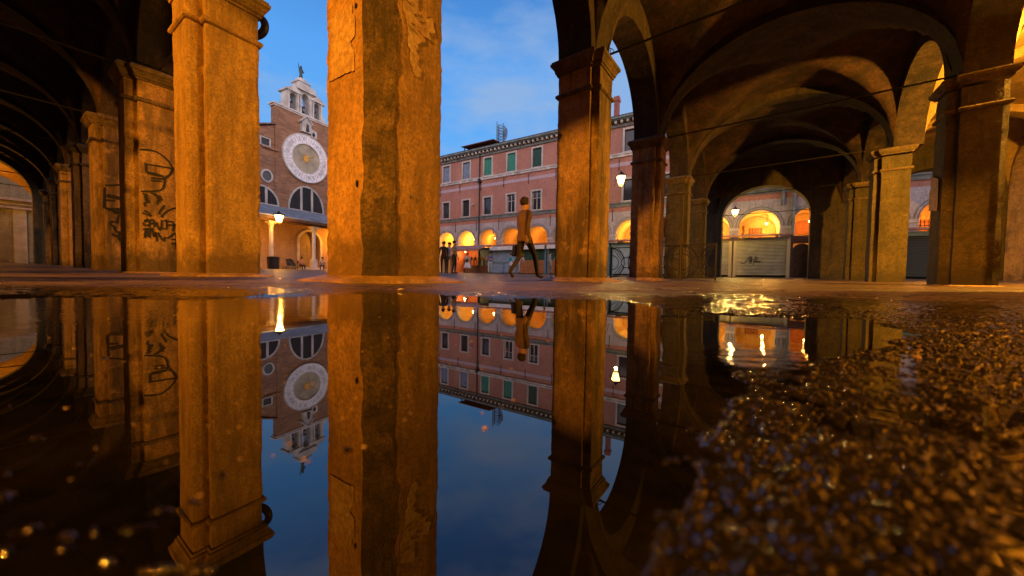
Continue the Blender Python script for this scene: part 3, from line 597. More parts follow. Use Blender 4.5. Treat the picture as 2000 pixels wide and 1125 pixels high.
# unseen houses across the lane, added to keep sky glow out of the portico
BK = empty('unseen_lane_houses', wpt(0, -11, 0), T, 'unseen row of dark plastered houses added across the lane to block sky glow', 'building')
m = MB(); m.box(-40, 20, -6, 0, -.3, 16.5); m.build('wall', M_ARCH, BK)
m = MB(); m.box(-40.3, 20.3, -6.3, .4, 16.5, 16.8); m.build('eaves', M_WOOD, BK)
m = MB()
for k in range(14): m.box(-38 + 4 * k, -36.9 + 4 * k, -.05, .04, 5.2, 7)
m.build('shutters', M_DGREEN, BK)
SK = empty('unseen_side_house', wpt(11.5, -2, 0), T, 'unseen tall dark house added right of the portico to block sky light', 'building')  # unseen house, added to stop low sky light entering the second aisle
m = MB(); m.box(0, 6, -9, 17, -.3, 14); m.build('wall', M_ARCH, SK)
m = MB(); m.box(-.4, 6.4, -9.4, 17.4, 14, 14.3); m.build('eaves', M_WOOD, SK)
m = MB()
for k in range(6): m.box(-.05, .04, -6 + 4 * k, -5 + 4 * k, 5, 6.8)
m.build('shutters', M_DGREEN, SK)
# notices on the right-hand pillars
fR = lambda u, v: (lambda w_, z, t: (u - .008 - t, v + w_, z))
a_ = patch_poly([(.05, 1.35), (.44, 1.40), (.46, 1.75), (.40, 1.8), (.44, 2.05), (.06, 1.9)], fR(2.34, 9.28), .003, 'pasted_notice', M_PAPER, [o for o in C.objects if o.get('label', '').startswith('big right-hand')][0])
a_ = patch_poly([(.1, 1.9), (.42, 1.9), (.42, 2.5), (.3, 2.6), (.1, 2.45)], fR(2.34, 13.17), .003, 'pasted_notice', M_PAPERW, [o for o in C.objects if o.get('label', '').startswith('ochre-green')][0])
# black loop on the outside of the left pillar, iron ring on the next capital
t = empty('cable_loop', (-3.60, 4.80, 3.44), 0, 'thick black loop of hose hung on the outer side of the left pillar', 'loop')
m = MB(); P = [(.155 * math.cos(a), 0, (.14) * math.sin(a)) for a in [i * math.pi * 2 / 28 for i in range(28)]]
m.tube(P, .048, 10, True); m.build('hose', M_BLACK, t, smooth=True)
m = MB(); m.tube([(-.28, -.0, .17), (-.05, 0, .16), (.0, 0, .12)], .014, 6); m.build('hook', M_IRON, t)
t = empty('iron_ring', (1.63, 5.92, 3.9), R(20), 'small iron ring hanging beside the capital of the ochre pillar', 'ring')
m = MB(); m.tube([(.035 * math.cos(a), 0, .045 * math.sin(a)) for a in [i * math.pi / 8 for i in range(16)]], .006, 6, True); m.build('loop', M_IRON, t, smooth=True)
m = MB(); m.tube([(-.12, 0, .05), (0, 0, .045)], .006, 6); m.build('staple', M_IRON, t)

# ---------------- lanterns
M_FLAME = plain('lit_lantern_glass', (1, .60, .17), .3, emit=18)
M_FLAME.node_tree.nodes['Principled BSDF'].inputs['Base Color'].default_value = (.2, .15, .1, 1)

M_FLAME.cycles.emission_sampling = 'NONE'
def lantern(name, loc, size, label, energy, col=SODIUM, group=None, hang=0, arm=None, rad=.1, cat='lantern', below=.62):
    t = empty(name, loc, 0, label, cat, group); s = size
    m = MB()
    m.stack([[(a * r, b * r, z) for a, b in ((-1, -1), (1, -1), (1, 1), (-1, 1))] for r, z in ((.14 * s, -.42 * s), (.27 * s, .22 * s))])
    m.build('glass', M_FLAME, t)
    m = MB()
    for a, b in ((-1, -1), (1, -1), (1, 1), (-1, 1)): m.tube([(a * .145 * s, b * .145 * s, -.43 * s), (a * .28 * s, b * .28 * s, .23 * s)], .018 * s, 5)
    m.stack([[(a * r, b * r, z) for a, b in ((-1, -1), (1, -1), (1, 1), (-1, 1))] for r, z in ((.16 * s, -.50 * s), (.16 * s, -.43 * s))])
    m.lathe([(.02 * s, -.60 * s), (.05 * s, -.56 * s), (.03 * s, -.50 * s)], n=8)
    m.build('frame', M_IRON, t)
    m = MB(); m.stack([[(a * r, b * r, z) for a, b in ((-1, -1), (1, -1), (1, 1), (-1, 1))] for r, z in ((.34 * s, .23 * s), (.33 * s, .27 * s), (.12 * s, .46 * s), (.10 * s, .52 * s))])
    m.lathe([(.05 * s, .5 * s), (.07 * s, .57 * s), (.02 * s, .66 * s)], n=8); m.build('hood', M_IRON, t)
    if hang: m = MB(); m.tube([(0, 0, .6 * s), (0, 0, .6 * s + hang)], .012, 5); m.build('hanger', M_IRON, t)
    if arm:
        m = MB(); A = Vector(arm); top = Vector((0, 0, .64 * s))
        m.tube([top, top + A], .022, 6)
        pts = [top + A * .15 + Vector((0, 0, -.0)), top + A * .5 + Vector((0, 0, -.10)), top + A * .85 + Vector((0, 0, -.30)), top + A + Vector((0, 0, -.42))]
        m.tube(pts, .014, 5); m.build('bracket', M_IRON, t)
    ld = bpy.data.lights.new(name + '_light', 'POINT'); ld.energy = energy; ld.color = col; ld.shadow_soft_size = rad
    lo = bpy.data.objects.new(name + '_light', ld); C.objects.link(lo); lo.parent = t; lo.location = (0, 0, -below * s - rad)
    return t
# lamps that light the portico from outside the picture: behind the camera, in the second aisle, and along the left wing
lantern('street_lantern', wpt(.2, -9.5, 5.9), .6, 'iron street lantern behind the portico', 12500, SODIUM, arm=(0, -.9, 0), rad=.12)
lantern('ceiling_lantern', wpt(5.2, 9.3, 4.3), .45, 'hanging lantern in the yellow aisle', 3700, (1, .42, .04), hang=.9, rad=.1)
lantern('street_lantern', (-21.5, 2.0, 4.8), .6, 'iron street lantern outside the left wing', 3200, SODIUM, arm=(-.9, 0, 0), rad=.12)
q_ = Wf((27.6, -2.8, 4.3)); lantern('ceiling_lantern', wpt(*q_), .4, 'hanging lantern beyond the far left end arch', 420, SODIUM, hang=.8, rad=.1)
# lit lamps in the picture
lantern('wall_lantern', (-17.92, 26.3, 4.27), .8, 'starry bright lantern hanging at the eave of the church porch', 260, SODIUM, arm=(-.9, 1.2, 0), rad=.09)
lantern('wall_lantern', (6.84, 22.0, 6.38), .8, 'bright glowing lantern hanging between the two right pillars before the red building', 350, YELLOW, arm=(.6, 3.6, .35), rad=.09)
lantern('wall_lantern', (13.42, 20.8, 4.19), .5, 'lit lantern seen through the far end arch above the shutters', 220, YELLOW, arm=(1.2, 1.9, 0), rad=.07)

# ---------------- the red building across the square (local x = along the facade, y = into the building)
RA = math.atan2(-.524, .852)
RED = empty('red_building', (0, 32.6, 0), RA, 'long pinkish red Renaissance building with glowing arcade, white stone windows and green shutters', 'building')
def rw(s, y, z=0):  # facade frame to world
    return (.852 * s + .524 * y, 32.6 - .524 * s + .852 * y, z)
def holed_wall(mb, xs, zs, holes, y=0):
    X = sorted(set(xs + [h[0] for h in holes] + [h[1] for h in holes])); Z = sorted(set(zs + [h[2] for h in holes] + [h[3] for h in holes]))
    for i in range(len(X) - 1):
        for j in range(len(Z) - 1):
            cx, cz = (X[i] + X[i + 1]) / 2, (Z[j] + Z[j + 1]) / 2
            if any(h[0] < cx < h[1] and h[2] < cz < h[3] for h in holes): continue
            mb.add([(X[i], y, Z[j]), (X[i + 1], y, Z[j]), (X[i + 1], y, Z[j + 1]), (X[i], y, Z[j + 1])], [(0, 1, 2, 3)])
    for h in holes:
        a, b, c, d = h; e = .28
        mb.add([(a, y, c), (b, y, c), (b, y, d), (a, y, d), (a, y + e, c), (b, y + e, c), (b, y + e, d), (a, y + e, d)], [(0, 4, 5, 1), (1, 5, 6, 2), (2, 6, 7, 3), (3, 7, 4, 0)])
X0, X1 = -14, 44
wins = []
for k in range(-5, 13):
    c = -.28 + 2.73 * k; wins += [(c - .45, c + .45, 10.02, 11.72, k, 1), (c - .44, c + .44, 6.18, 7.85, k, 0)]
m = MB(); holed_wall(m, [X0, X1], [5.35, 12.42], [w_[:4] for w_ in wins]); m.build('upper_wall', M_RED, RED, fix=False)
m = MB(); m.box(X0, X1, .4, 11, 5.4, 12.40); m.build('inner_block', M_DARKIN, RED)
def win_frame(wd, ht):
    m = MB(); f = .15; a = wd / 2
    m.box(-a - f, -a, -.06, .1, 0, ht); m.box(a, a + f, -.06, .1, 0, ht); m.box(-a - f, a + f, -.07, .1, ht, ht + f); m.box(-a - f - .05, a + f + .05, -.14, .1, -.1, 0)
    return m
f1 = win_frame(.90, 1.70).build('window', M_STONE2, RED, bevel=.01); f1.location = (wins[0][0] + .45, 0, 10.02)
f2 = win_frame(.88, 1.67).build('window', M_STONE2, RED, bevel=.01); f2.location = (wins[1][0] + .44, 0, 6.18)
def shutter_mesh(wd, ht, mat, name, slats=True, y=.10):
    m = MB(); a = wd / 2
    for q in (-1, 1):
        x0, x1 = (-a, -.01) if q < 0 else (.01, a)
        m.box(x0, x1, y, y + .03, 0, ht)
        if slats:
            for k in range(int(ht / .09)): m.box(x0 + .04, x1 - .04, y - .012, y - .001, .05 + k * .09, .11 + k * .09)
    return m.build(name, mat, None)
def pane_mesh(wd, ht, mat, name, y=.14):
    m = MB(); a = wd / 2; m.box(-a, a, y, y + .02, 0, ht); return m.build(name, mat, None)
tmpl = dict(curt=shutter_mesh(.90, 1.70, M_CURT, 'blind', False), green=shutter_mesh(.90, 1.70, M_GREEN, 'shutter'), dgreen=shutter_mesh(.90, 1.70, M_DGREEN, 'shutter'), glass=pane_mesh(.90, 1.70, M_GLASS, 'pane'), glass2=pane_mesh(.88, 1.67, M_GLASS, 'pane'))
m = MB(); m.box(-.03, .03, .1, .135, 0, 1.67); m.box(-.44, .44, .1, .135, 1.05, 1.1); m.box(-.44, -.38, .1, .135, 0, 1.67); m.box(.38, .44, .1, .135, 0, 1.67); tmpl['sash'] = m.build('sash', M_STONE, None)
for i, w_ in enumerate(wins):
    up = w_[5]; src = f1 if up else f2
    if i < 2: o = src
    else: o = src.copy(); C.objects.link(o); o.location = ((w_[0] + w_[1]) / 2, 0, w_[2])
    k = w_[4]
    if up:
        kind = {-3: 'curt', -2: 'curt', -1: 'green', 0: 'green', 1: 'dgreen', 4: 'glass'}.get(k, ['green', 'dgreen', 'glass'][k % 3])
    else: kind = 'glass2'
    c = tmpl[kind].copy(); C.objects.link(c); c.parent = o
    if k in (0, 1) and not up: c = tmpl['sash'].copy(); C.objects.link(c); c.parent = o
for t_ in tmpl.values(): bpy.data.objects.remove(t_)
# string courses, band, cornice with dentils, roof
m = MB(); m.box(X0, X1, -.16, 0, 9.84, 9.94); m.box(X0, X1, -.09, 0, 9.66, 9.84)
for k in range(int((X1 - X0) / .92)): m.box(X0 + k * .92, X0 + k * .92 + .3, -.14, -.091, 9.62, 9.83)
m.build('sill_course', M_STONE, RED)
m = MB(); m.box(X0, X1, -.02, 0, 8.93, 9.22); m.build('lilac_band', plain('lilac_band', (.50, .38, .44), .8, var=.15), RED)
m = MB(); m.box(X0, X1, -.14, 0, 5.98, 6.07); m.box(X0, X1, -.07, 0, 5.72, 5.98); m.build('sill_course', M_GREY, RED)
m = MB(); m.box(X0, X1, -.5, .2, 12.42, 12.54); m.box(X0, X1, -.62, -.44, 12.50, 12.66); m.box(X0, X1, -.12, 0, 12.0, 12.2); m.build('cornice', M_GREY, RED)
m = MB()
for k in range(int((X1 - X0) / .46)): x = X0 + k * .46; m.box(x, x + .17, -.42, 0, 12.22, 12.41)
m.build('dentils', M_STONE2, RED)
m = MB()
for k in range(int((X1 - X0) / .25)):
    x = X0 + k * .25
    m.stack([[(x + .125 + .115 * math.cos(a), y, z + .07 * math.sin(a)) for a in [i * math.pi / 4 for i in range(5)]] for y, z in ((-.66, 12.63), (3.2, 14.27))], closed=False, cap=False)
m.add([(X0, -.6, 12.64), (X1, -.6, 12.64), (X1, 3.2, 14.26), (X0, 3.2, 14.26)], [(0, 1, 2, 3)]); m.add([(X0, 3.2, 14.26), (X1, 3.2, 14.26), (X1, 11, 12.6), (X0, 11, 12.6)], [(0, 1, 2, 3)])
m.build('roof', M_TILE, RED, fix=False)
# arcade
cs = [-.22 + 2.75 * k for k in range(-4, 16)]
m = MB(); sp = 3.6
def aw(p): return p
for c in cs: arch_wall(m, aw, c - 1.1, c + 1.1, 0, .5, 1.1, spring=sp, zt=5.36, n=18)
for i in range(len(cs) - 1): pier(m, aw, cs[i] + 1.1, cs[i + 1] - 1.1, 0, .5, .1, 5.36)
pier(m, aw, X0, cs[0] - 1.1, 0, .5, .1, 5.36); m.build('arcade_wall', M_WHITE, RED, fix=False)
m = MB()
for c in cs:     # archivolt
    n = 20; r0, r1 = 1.12, 1.27
    P = [(math.cos(math.pi * i / n), math.sin(math.pi * i / n)) for i in range(n + 1)]
    for a_, b_ in ((r0, r0 + .03), (r1, r1 + .04)):
        m.stack([[(c + q * cx, y, sp + q * cz) for q, y in ((a_, -.001), (a_, -.03), (b_, -.03), (b_, -.001))] for cx, cz in P], closed=True)
    
m.build('archivolts', M_GREY, RED)
m = MB()
for i in range(len(cs) - 1): m.box(cs[i] + 1.1, cs[i + 1] - 1.1, -.04, .54, sp - .18, sp - .02)
m.build('impost', M_STONE, RED)
m = MB(); 
for c in cs:
    n = 16
    m.stack([[(c - 1.2 * math.cos(math.pi * i / n), y, 3.55 + 1.22 * math.sin(math.pi * i / n)) for i in range(n + 1)] for y in (.5, 1.4, 2.3, 3.3)], closed=False, cap=False)
for i in range(len(cs) - 1): m.box(cs[i] + 1.2, cs[i + 1] - 1.2, .5, 3.3, 3.3, 3.56)
m.build('arcade_vault', M_ORANGE, RED, smooth=False, fix=False)
m = MB(); m.box(X0, X1, 3.3, 3.6, .1, 5.2); m.build('shop_wall', M_ORANGE, RED)
M_RUST = plain('red_ochre_shutters', (.34, .12, .05), .6, var=.25, scale=6)
for i, c in enumerate(cs):
    k = i - 4
    if k in (-1, 8, 11):
        m = MB(); n = 18; m.prism([(c - .95 * math.cos(math.pi * j / n), 3.35 + .95 * math.sin(math.pi * j / n)) for j in range(n + 1)], 3.22, 3.3); m.build('lunette', M_RUST, RED)
    elif k in (-2, -3):
        m = MB(); m.box(c - .1, c + .6, 3.2, 3.3, .4, 4.1); m.build('doorway', M_ORANGE, RED)
    else:
        m = MB(); m.box(c - .42, c + .42, 3.2, 3.28, 2.6, 3.95); o = m.build('grated_window', M_RUST, RED)
        m = MB()
        for j in range(8):
            z = 2.55 + j * .19; m.box(c - .62 - .06 * (j % 2), c - .42, 3.16, 3.3, z, z + .165); m.box(c + .42, c + .62 + .06 * (j % 2), 3.16, 3.3, z, z + .165)
        for j in range(6): x = c - .62 + j * .21; m.box(x, x + .19, 3.16, 3.3, 3.96, 4.14 + .05 * (j % 2))
        m.build('rusticated_frame', M_ORANGE, o)
        m = MB()
        for j in range(5): m.tube([(c - .34 + j * .17, 3.15, 2.6), (c - .34 + j * .17, 3.15, 3.95)], .012, 4)
        for j in range(6): m.tube([(c - .42, 3.15, 2.7 + j * .22), (c + .42, 3.15, 2.7 + j * .22)], .012, 4)
        m.build('grille', M_IRON, o)
for i, (s, z0, z1) in enumerate([(-1.1 + 2.73 * j, 8.6, 9.5) for j in range(-3, 5)] + [(1.15 + 2.75 * j, 4.6, 5.6) for j in range(-4, 5)]):
    m = MB(); m.tube([(s, -.05, z0), (s, -.05, z1)], .025, 5); m.build('wall_anchor', M_IRON, RED)
m = MB(); m.tube([(-3.95, -.12, 2.8), (-3.95, -.12, 12.4)], .06, 8); m.box(-4.12, -3.78, -.2, 0, 9.4, 9.75); m.build('drainpipe', M_IRON, RED)
m = MB(); m.tube([(20.75, -.12, 2.8), (20.75, -.12, 12.4)], .09, 8); m.tube([(20.2, -.1, 5.9), (20.2, -.1, 4.9)], .09, 8); m.build('drainpipe', M_GREY, RED)
m = MB(); m.box(-4.75, -4.6, -.25, 0, 7.25, 7.4); m.box(-4.72, -4.55, -.42, -.2, 7.2, 7.32); m.build('security_camera', M_STONE2, RED)
# glow inside the arcade
AL = {-3: 'small lantern in the first glowing arch right of the central pillar', -2: 'small lantern in the second glowing arch, above the pink awning', -1: 'small lantern in the glowing arch with the red lunette', 0: 'small lantern in the glowing arch above the pale blue shutter', 1: 'small lantern in the glowing arch above the orange boarding',
      4: 'small lantern in the glowing arch between the two right pillars', 6: 'small lantern in the left arch seen through the far vault', 7: 'small lantern in the big middle arch seen through the far vault', 8: 'small lantern in the right arch seen through the far vault'}
for i, c in enumerate(cs):
    if (i - 4) in (-3, -2, -1, 0, 1, 4, 6, 7, 8, 10):
        k = i - 4; p = rw(c + (.55 if k in (1, 7) else -.4 if k in (-2, -1) else .1), 1.9, 4.05)
        e_ = {-3: 330, -2: 330, -1: 130, 0: 90, 1: 170, 4: 230, 7: 330, 6: 250, 8: 120, 10: 150}.get(k, 150)
        lantern('arcade_lantern', p, .22, AL.get(k, 'small arcade lantern in a bay hidden from the puddle'), e_ * 1.2, (1, .45, .07) if k in (-3, -2, 7, 6, 4) else (1, .36, .05), 'lanterns hanging inside the glowing arcade', hang=.35, rad=.05, below=.62)
# roof things
alt = empty('roof_loggia', rw(-5.0, .6, 12.98), RA, 'small roof loggia with a sloping tiled cover on the red building', 'dormer')
m = MB(); m.box(-1.1, 2.1, .5, 2.6, -.2, .42); m.build('wall', plain('buff_render', (.40, .32, .24), .8, var=.2), alt)
m = MB()
m.stack([[(x, y, z) for y, z in ((-.5, .5), (-.5, .56), (3, .95), (3, .88))] for x in (-1.6, 2.5)]); m.build('roof', M_TILE, alt)
m = MB(); m.box(-1.35, -1.27, -.3, -.22, -.5, .5); m.build('post', M_IRON, alt); m = MB(); m.box(-.5, .3, .44, .499, -.1, .36); m.build('opening', M_DARKIN, alt)
tw = empty('lattice_mast', rw(-2.75, 1.8, 13.5), RA + .3, 'slender steel lattice mast on the roof of the red building', 'antenna mast')
m = MB()
cn = [(-.34, -.34), (.34, -.34), (.34, .34), (-.34, .34)]
for x, y in cn: m.tube([(x, y, 0), (x, y, 2.1 if x > 0 else 2.3)], .045, 5)
for k in range(7):
    for i in range(4):
        a, b = cn[i], cn[(i + 1) % 4]; z = k * .29
        m.tube([(*a, z), (*b, z + .29)], .02, 4); m.tube([(*b, z), (*a, z + .29)], .02, 4)
m.build('lattice', plain('galvanised_steel', (.10, .14, .18), .5), tw)
ds = empty('dish_antenna', rw(-1.95, 1.6, 14.35), RA - .6, 'round pale mesh dish fixed on the right of the roof mast', 'dish antenna')
m = MB(); m.stack([[(r * math.cos(a), -.35 * r * r, r * math.sin(a)) for a in [i * 2 * math.pi / 24 for i in range(24)]] for r in (.05, .25, .45, .62)], cap=False)
m.build('reflector', plain('pale_dish', (.22, .33, .50), .5), ds, smooth=True, fix=False)
m = MB(); m.tube([(0, 0, 0), (.0, -.75, 0)], .025, 5); m.tube([(-.6, .1, 0), (0, .05, 0)], .03, 5); m.build('feed_arm', M_IRON, ds)
ch = empty('chimney', rw(9.15, 1.3, 12.9), RA, 'tall slim red chimney above the cornice beside the ochre pillar', 'chimney')
m = MB(); m.stack([[(a * r, b * r, z) for a, b in ((-1, -1), (1, -1), (1, 1), (-1, 1))] for r, z in ((.19, 0), (.19, 1.75), (.25, 1.8), (.27, 1.95), (.22, 2.1), (.22, 2.2))]); m.build('stack', plain('red_brown_render', (.27, .09, .06), .8, var=.3), ch)

# ---------------- the church (local x = along its front, y = into the church)
CA = math.atan2(.891, .454)
CH = empty('brick_church', (-19.9, 33, 0), CA, 'old brick church with a huge pale clock dial, bell gable and columned porch', 'church')
m = MB(); holed = []
m.box(-2.74, 2.74, .0, .6, 0, 14.93); m.box(-2.70, 2.70, .6, 9, 0, 12.6); m.build('brick_front', M_BRICK, CH)
m = MB(); m.prism([(-9, 0), (-2.741, 0), (-2.741, 13.05), (-3.75, 12.62), (-9, 10.6)], .05, 9); m.prism([(9, 0), (2.741, 0), (2.741, 13.05), (3.75, 12.62), (9, 10.6)], .05, 9); m.build('brick_aisle', M_BRICK, CH)
m = MB(); m.prism([(-9.2, 10.6), (-2.742, 13.12), (-2.742, 13.24), (-9.2, 10.75)], -.15, 9); m.prism([(9.2, 10.6), (2.742, 13.12), (2.742, 13.24), (9.2, 10.75)], -.15, 9); m.build('aisle_roof', M_TILE, CH)
m = MB(); m.box(-2.95, 2.95, -.16, .7, 14.93, 15.06); m.box(-2.85, 2.85, -.08, .65, 14.80, 14.929); m.build('cornice', M_STONE, CH)
m = MB(); m.box(-3.8, -2.35, -.1, .05, 10.82, 10.95); m.prism([(-2.74, 13.0), (-2.35, 14.2), (-2.35, 10.9), (-2.74, 10.9)], -.07, 0.0); m.build('offset_ledge', M_BRICK, CH)
# clock: oval slightly, as measured
def disc(m, rx0, rx1, y0, y1, cz, n=72, ry=1.03):
    P = [(math.cos(2 * math.pi * i / n), math.sin(2 * math.pi * i / n)) for i in range(n)]
    if rx0 == 0:
        m.stack([[(rx1 * a, y, cz + rx1 * ry * b) for a, b in P] for y in (y0, y1)])
    else:
        m.stack([[(r * a, y, cz + r * ry * b) for r, y in ((rx0, y0), (rx0, y1), (rx1, y1), (rx1, y0))] for a, b in P + P[:1]], cap=False)
CZ = 10.96
m = MB(); disc(m, 1.34, 2.14, 0, -.14, CZ); clock = m.build('clock_ring', plain('white_marble_dial', (.80, .80, .84), .6, var=.14, scale=2.5), CH)
m = MB(); disc(m, 2.14, 2.2, 0, -.2, CZ); disc(m, 1.28, 1.34, 0, -.18, CZ); m.build('dial_rim', M_STONE, clock)
m = MB(); disc(m, 0, 1.28, .0, -.06, CZ); m.build('dial_centre', plain('weathered_dial_plaster', (.38, .34, .25), .8, var=.3, scale=1.1), clock)
M_MARK = plain('grey_dial_marks', (.16, .16, .20), .7)
m = MB()
def dial_pt(ang, r): return (r * math.sin(ang), CZ + r * 1.03 * math.cos(ang))
for k in range(24):
    a = k * math.pi / 12
    (x0, z0), (x1, z1) = dial_pt(a, 1.36), dial_pt(a, 2.12); m.tube([(x0, -.142, z0), (x1, -.142, z1)], .010, 4)
    a += math.pi / 24
    num = ['I', 'II', 'III', 'IIII', 'V', 'VI', 'VII', 'VIII', 'VIIII', 'X', 'XI', 'XII'][k % 12]
    wdt = sum(.07 if ch_ == 'I' else .13 for ch_ in num); u = -wdt / 2
    def pt(uu, rr): x, z = dial_pt(a, rr); return (x + uu * math.cos(a), -.144, z - uu * math.sin(a) * 1.1)
    for ch_ in num:
        if ch_ == 'I': m.tube([pt(u + .035, 1.56), pt(u + .035, 1.92)], .012, 4); u += .07
        elif ch_ == 'V': m.tube([pt(u, 1.92), pt(u + .06, 1.56), pt(u + .12, 1.92)], .012, 4); u += .13
        else: m.tube([pt(u, 1.92), pt(u + .12, 1.56)], .012, 4); m.tube([pt(u, 1.56), pt(u + .12, 1.92)], .012, 4); u += .13
m.build('hour_numerals', M_MARK, clock)
m = MB(); n = 16; P = []
for k in range(2 * n): r = .42 if k % 2 == 0 else .18; a = math.pi * k / n; P.append((r * math.cos(a), CZ + r * 1.1 * math.sin(a)))
m.prism(P, -.10, -.07); m.tube([(0, -.12, CZ), (.85, -.12, CZ + .52)], .028, 5)
m.build('sun_hand', plain('gilded_sun', (.75, .38, .05), .4, .3), clock)
# windows of the church
def arch_ring(m, cx, z0, hw, rise, th, y0, y1, n=28, base=True):
    P = [(math.cos(math.pi * i / n), math.sin(math.pi * i / n)) for i in range(n + 1)]
    m.stack([[(cx + (hw + q) * a, y, z0 + (rise + q) * b) for q, y in ((0, y0), (0, y1), (th, y1), (th, y0))] for a, b in P])
    if base: m.box(cx - hw - th, cx + hw + th, y1, y0, z0 - th, z0)
def lunette(cx, z0, hw, rise, bars, label):
    m = MB(); arch_ring(m, cx, z0, hw, rise, .15, .02, -.09)
    for b in bars: zz = z0 + rise * math.sqrt(max(0, 1 - (b / hw) ** 2)); m.box(cx + b - .1, cx + b + .1, -.07, .02, z0, zz + .03)
    o = m.build('lunette_window', M_STONE2, CH, label=label)
    m = MB(); n = 28; m.prism([(cx - hw * math.cos(math.pi * i / n), z0 + rise * math.sin(math.pi * i / n)) for i in range(n + 1)], -.02, .0); m.build('pane', M_GLASS, o)
    m = MB()
    for k in range(int(2 * hw / .22)):
        x = -hw + .11 + k * .22; zz = z0 + rise * math.sqrt(max(0, 1 - (x / hw) ** 2)); m.box(cx + x - .012, cx + x + .012, -.035, -.02, z0, zz)
    m.build('glazing_bars', M_IRON, o)
lunette(0.05, 6.02, 1.6, 2.2, (-.52, .52), 'big three-light semicircular window under the clock')
lunette(-3.95, 6.05, 1.35, 1.4, (-.45, .45), 'round-headed window half hidden by the left pillar')
lunette(3.95, 6.05, 1.35, 1.4, (-.45, .45), None)
for sx in (-3.42, 3.42):
    m = MB(); n = 28
    m.stack([[(sx + r * math.cos(a) * .85, y, 8.45 + r * math.sin(a)) for r, y in ((.42, .06), (.42, -.06), (.58, -.06), (.58, .06))] for a in [2 * math.pi * i / n for i in range(n + 1)]], cap=False)
    o = m.build('round_window', M_STONE2, CH); m = MB(); m.prism([(sx + .42 * .85 * math.cos(2 * math.pi * i / n), 8.45 + .42 * math.sin(2 * math.pi * i / n)) for i in range(n)], .02, .04); m.build('pane', M_GLASS, o)
m = MB(); m.box(-3.95, -3.1, -.05, .05, 10.98, 11.06); m.box(-3.95, -3.85, -.05, .05, 11.06, 11.62); m.box(-3.2, -3.1, -.05, .05, 11.06, 11.62); m.box(-3.95, -3.1, -.05, .05, 11.62, 11.72)
o = m.build('small_window', M_STONE2, CH); m = MB(); m.box(-3.85, -3.2, .03, .045, 11.06, 11.62); m.build('pane', M_DARKIN, o)
# little relief shrine above the clock
m = MB(); m.prism([(-.55, 13.35), (.35, 13.35), (.35, 14.2), (-.1, 14.72), (-.55, 14.2)], -.35, 0); m.prism([(-.68, 14.15), (-.1, 14.8), (.48, 14.15), (.48, 14.28), (-.1, 14.95), (-.68, 14.28)], -.42, 0.0)
m.prism([(.36, 13.1), (.95, 13.1), (.95, 13.75), (.36, 13.9)], -.25, 0); o = m.build('relief_shrine', M_STONE2, CH)
m = MB(); m.lathe([(.02, 13.4), (.14, 13.5), (.12, 13.75), (.09, 13.9), (.1, 14.0), (.05, 14.1)], -.05, -.4, 10); m.lathe([(.05, 13.2), (.13, 13.4), (.05, 13.6)], .62, -.27, 10); m.build('figure_relief', M_DARKIN, o)
# bell gable
BG = M_STONE2
m = MB(); y0, y1 = .02, .95; z0 = 15.06
ops = [(-1.42, -.84, 1.55), (-.36, .36, 1.95), (.84, 1.42, 1.55)]
xs = [-1.7, 1.7]; P = []
for (a, b, h), nx in zip(ops, (0, 1, 2)): arch_wall(m, lambda p: p, a, b, y0, y1, (b - a) / 2, spring=z0 + h - (b - a) / 2, zt=z0 + (1.62 if nx != 1 else 2.1))
for a, b, h in ((-1.7, -1.42, 1.62), (-.84, -.36, 2.1), (.36, .84, 2.1), (1.42, 1.7, 1.62)): m.box(a, b, y0, y1, z0, z0 + h)
g = m.build('bell_gable', BG, CH, fix=False)
m = MB()
for x in (-1.56, -.72, -.48, .48, .72, 1.56): m.box(x - .08, x + .08, y0 - .1, y0, z0, z0 + 1.5); m.box(x - .11, x + .11, y0 - .13, y0, z0 + 1.5, z0 + 1.62)
m.build('pilasters', BG, g)
m = MB()
for sx in (-1, 1):
    Q = [(sx * 1.7, z0), (sx * 2.5, z0)] + [(sx * (1.7 + .8 * (1 - math.sin(math.pi / 2 * k / 10))), z0 + 1.45 * (1 - math.cos(math.pi / 2 * k / 10))) for k in range(1, 11)]
    m.prism(Q, y0 + .1, y1 - .1); m.build('volute', BG, g); m = MB()
m = MB()
for cx in (-1.13, 1.13):
    m.prism([(cx - .72, z0 + 1.62), (cx + .72, z0 + 1.62), (cx + .72, z0 + 1.74), (cx, z0 + 2.2), (cx - .72, z0 + 1.74)], y0 - .22, y1 + .22)
P = [(-.95, z0 + 2.1), (.95, z0 + 2.1)] + [(.95 * math.cos(math.pi * k / 12), z0 + 2.22 + .55 * math.sin(math.pi * k / 12)) for k in range(13)]
m.prism(P, y0 - .28, y1 + .28)
m.box(-.8, .8, y0 - .05, y1 + .05, z0 + 2.0, z0 + 2.1)
m.build('pediments', BG, g)
m = MB()
m.stack([[(a * r, .7 + b * r, z) for a, b in ((-1, -1), (1, -1), (1, 1), (-1, 1))] for r, z in ((.5, z0 + 2.5), (.5, z0 + 3.0), (.62, z0 + 3.04), (.62, z0 + 3.14))])
m.lathe([(.56, z0 + 3.14), (.53, z0 + 3.3), (.42, z0 + 3.47), (.22, z0 + 3.58), (.12, z0 + 3.62), (.1, z0 + 3.7)], 0, .7, 16); m.build('cupola', BG, g)
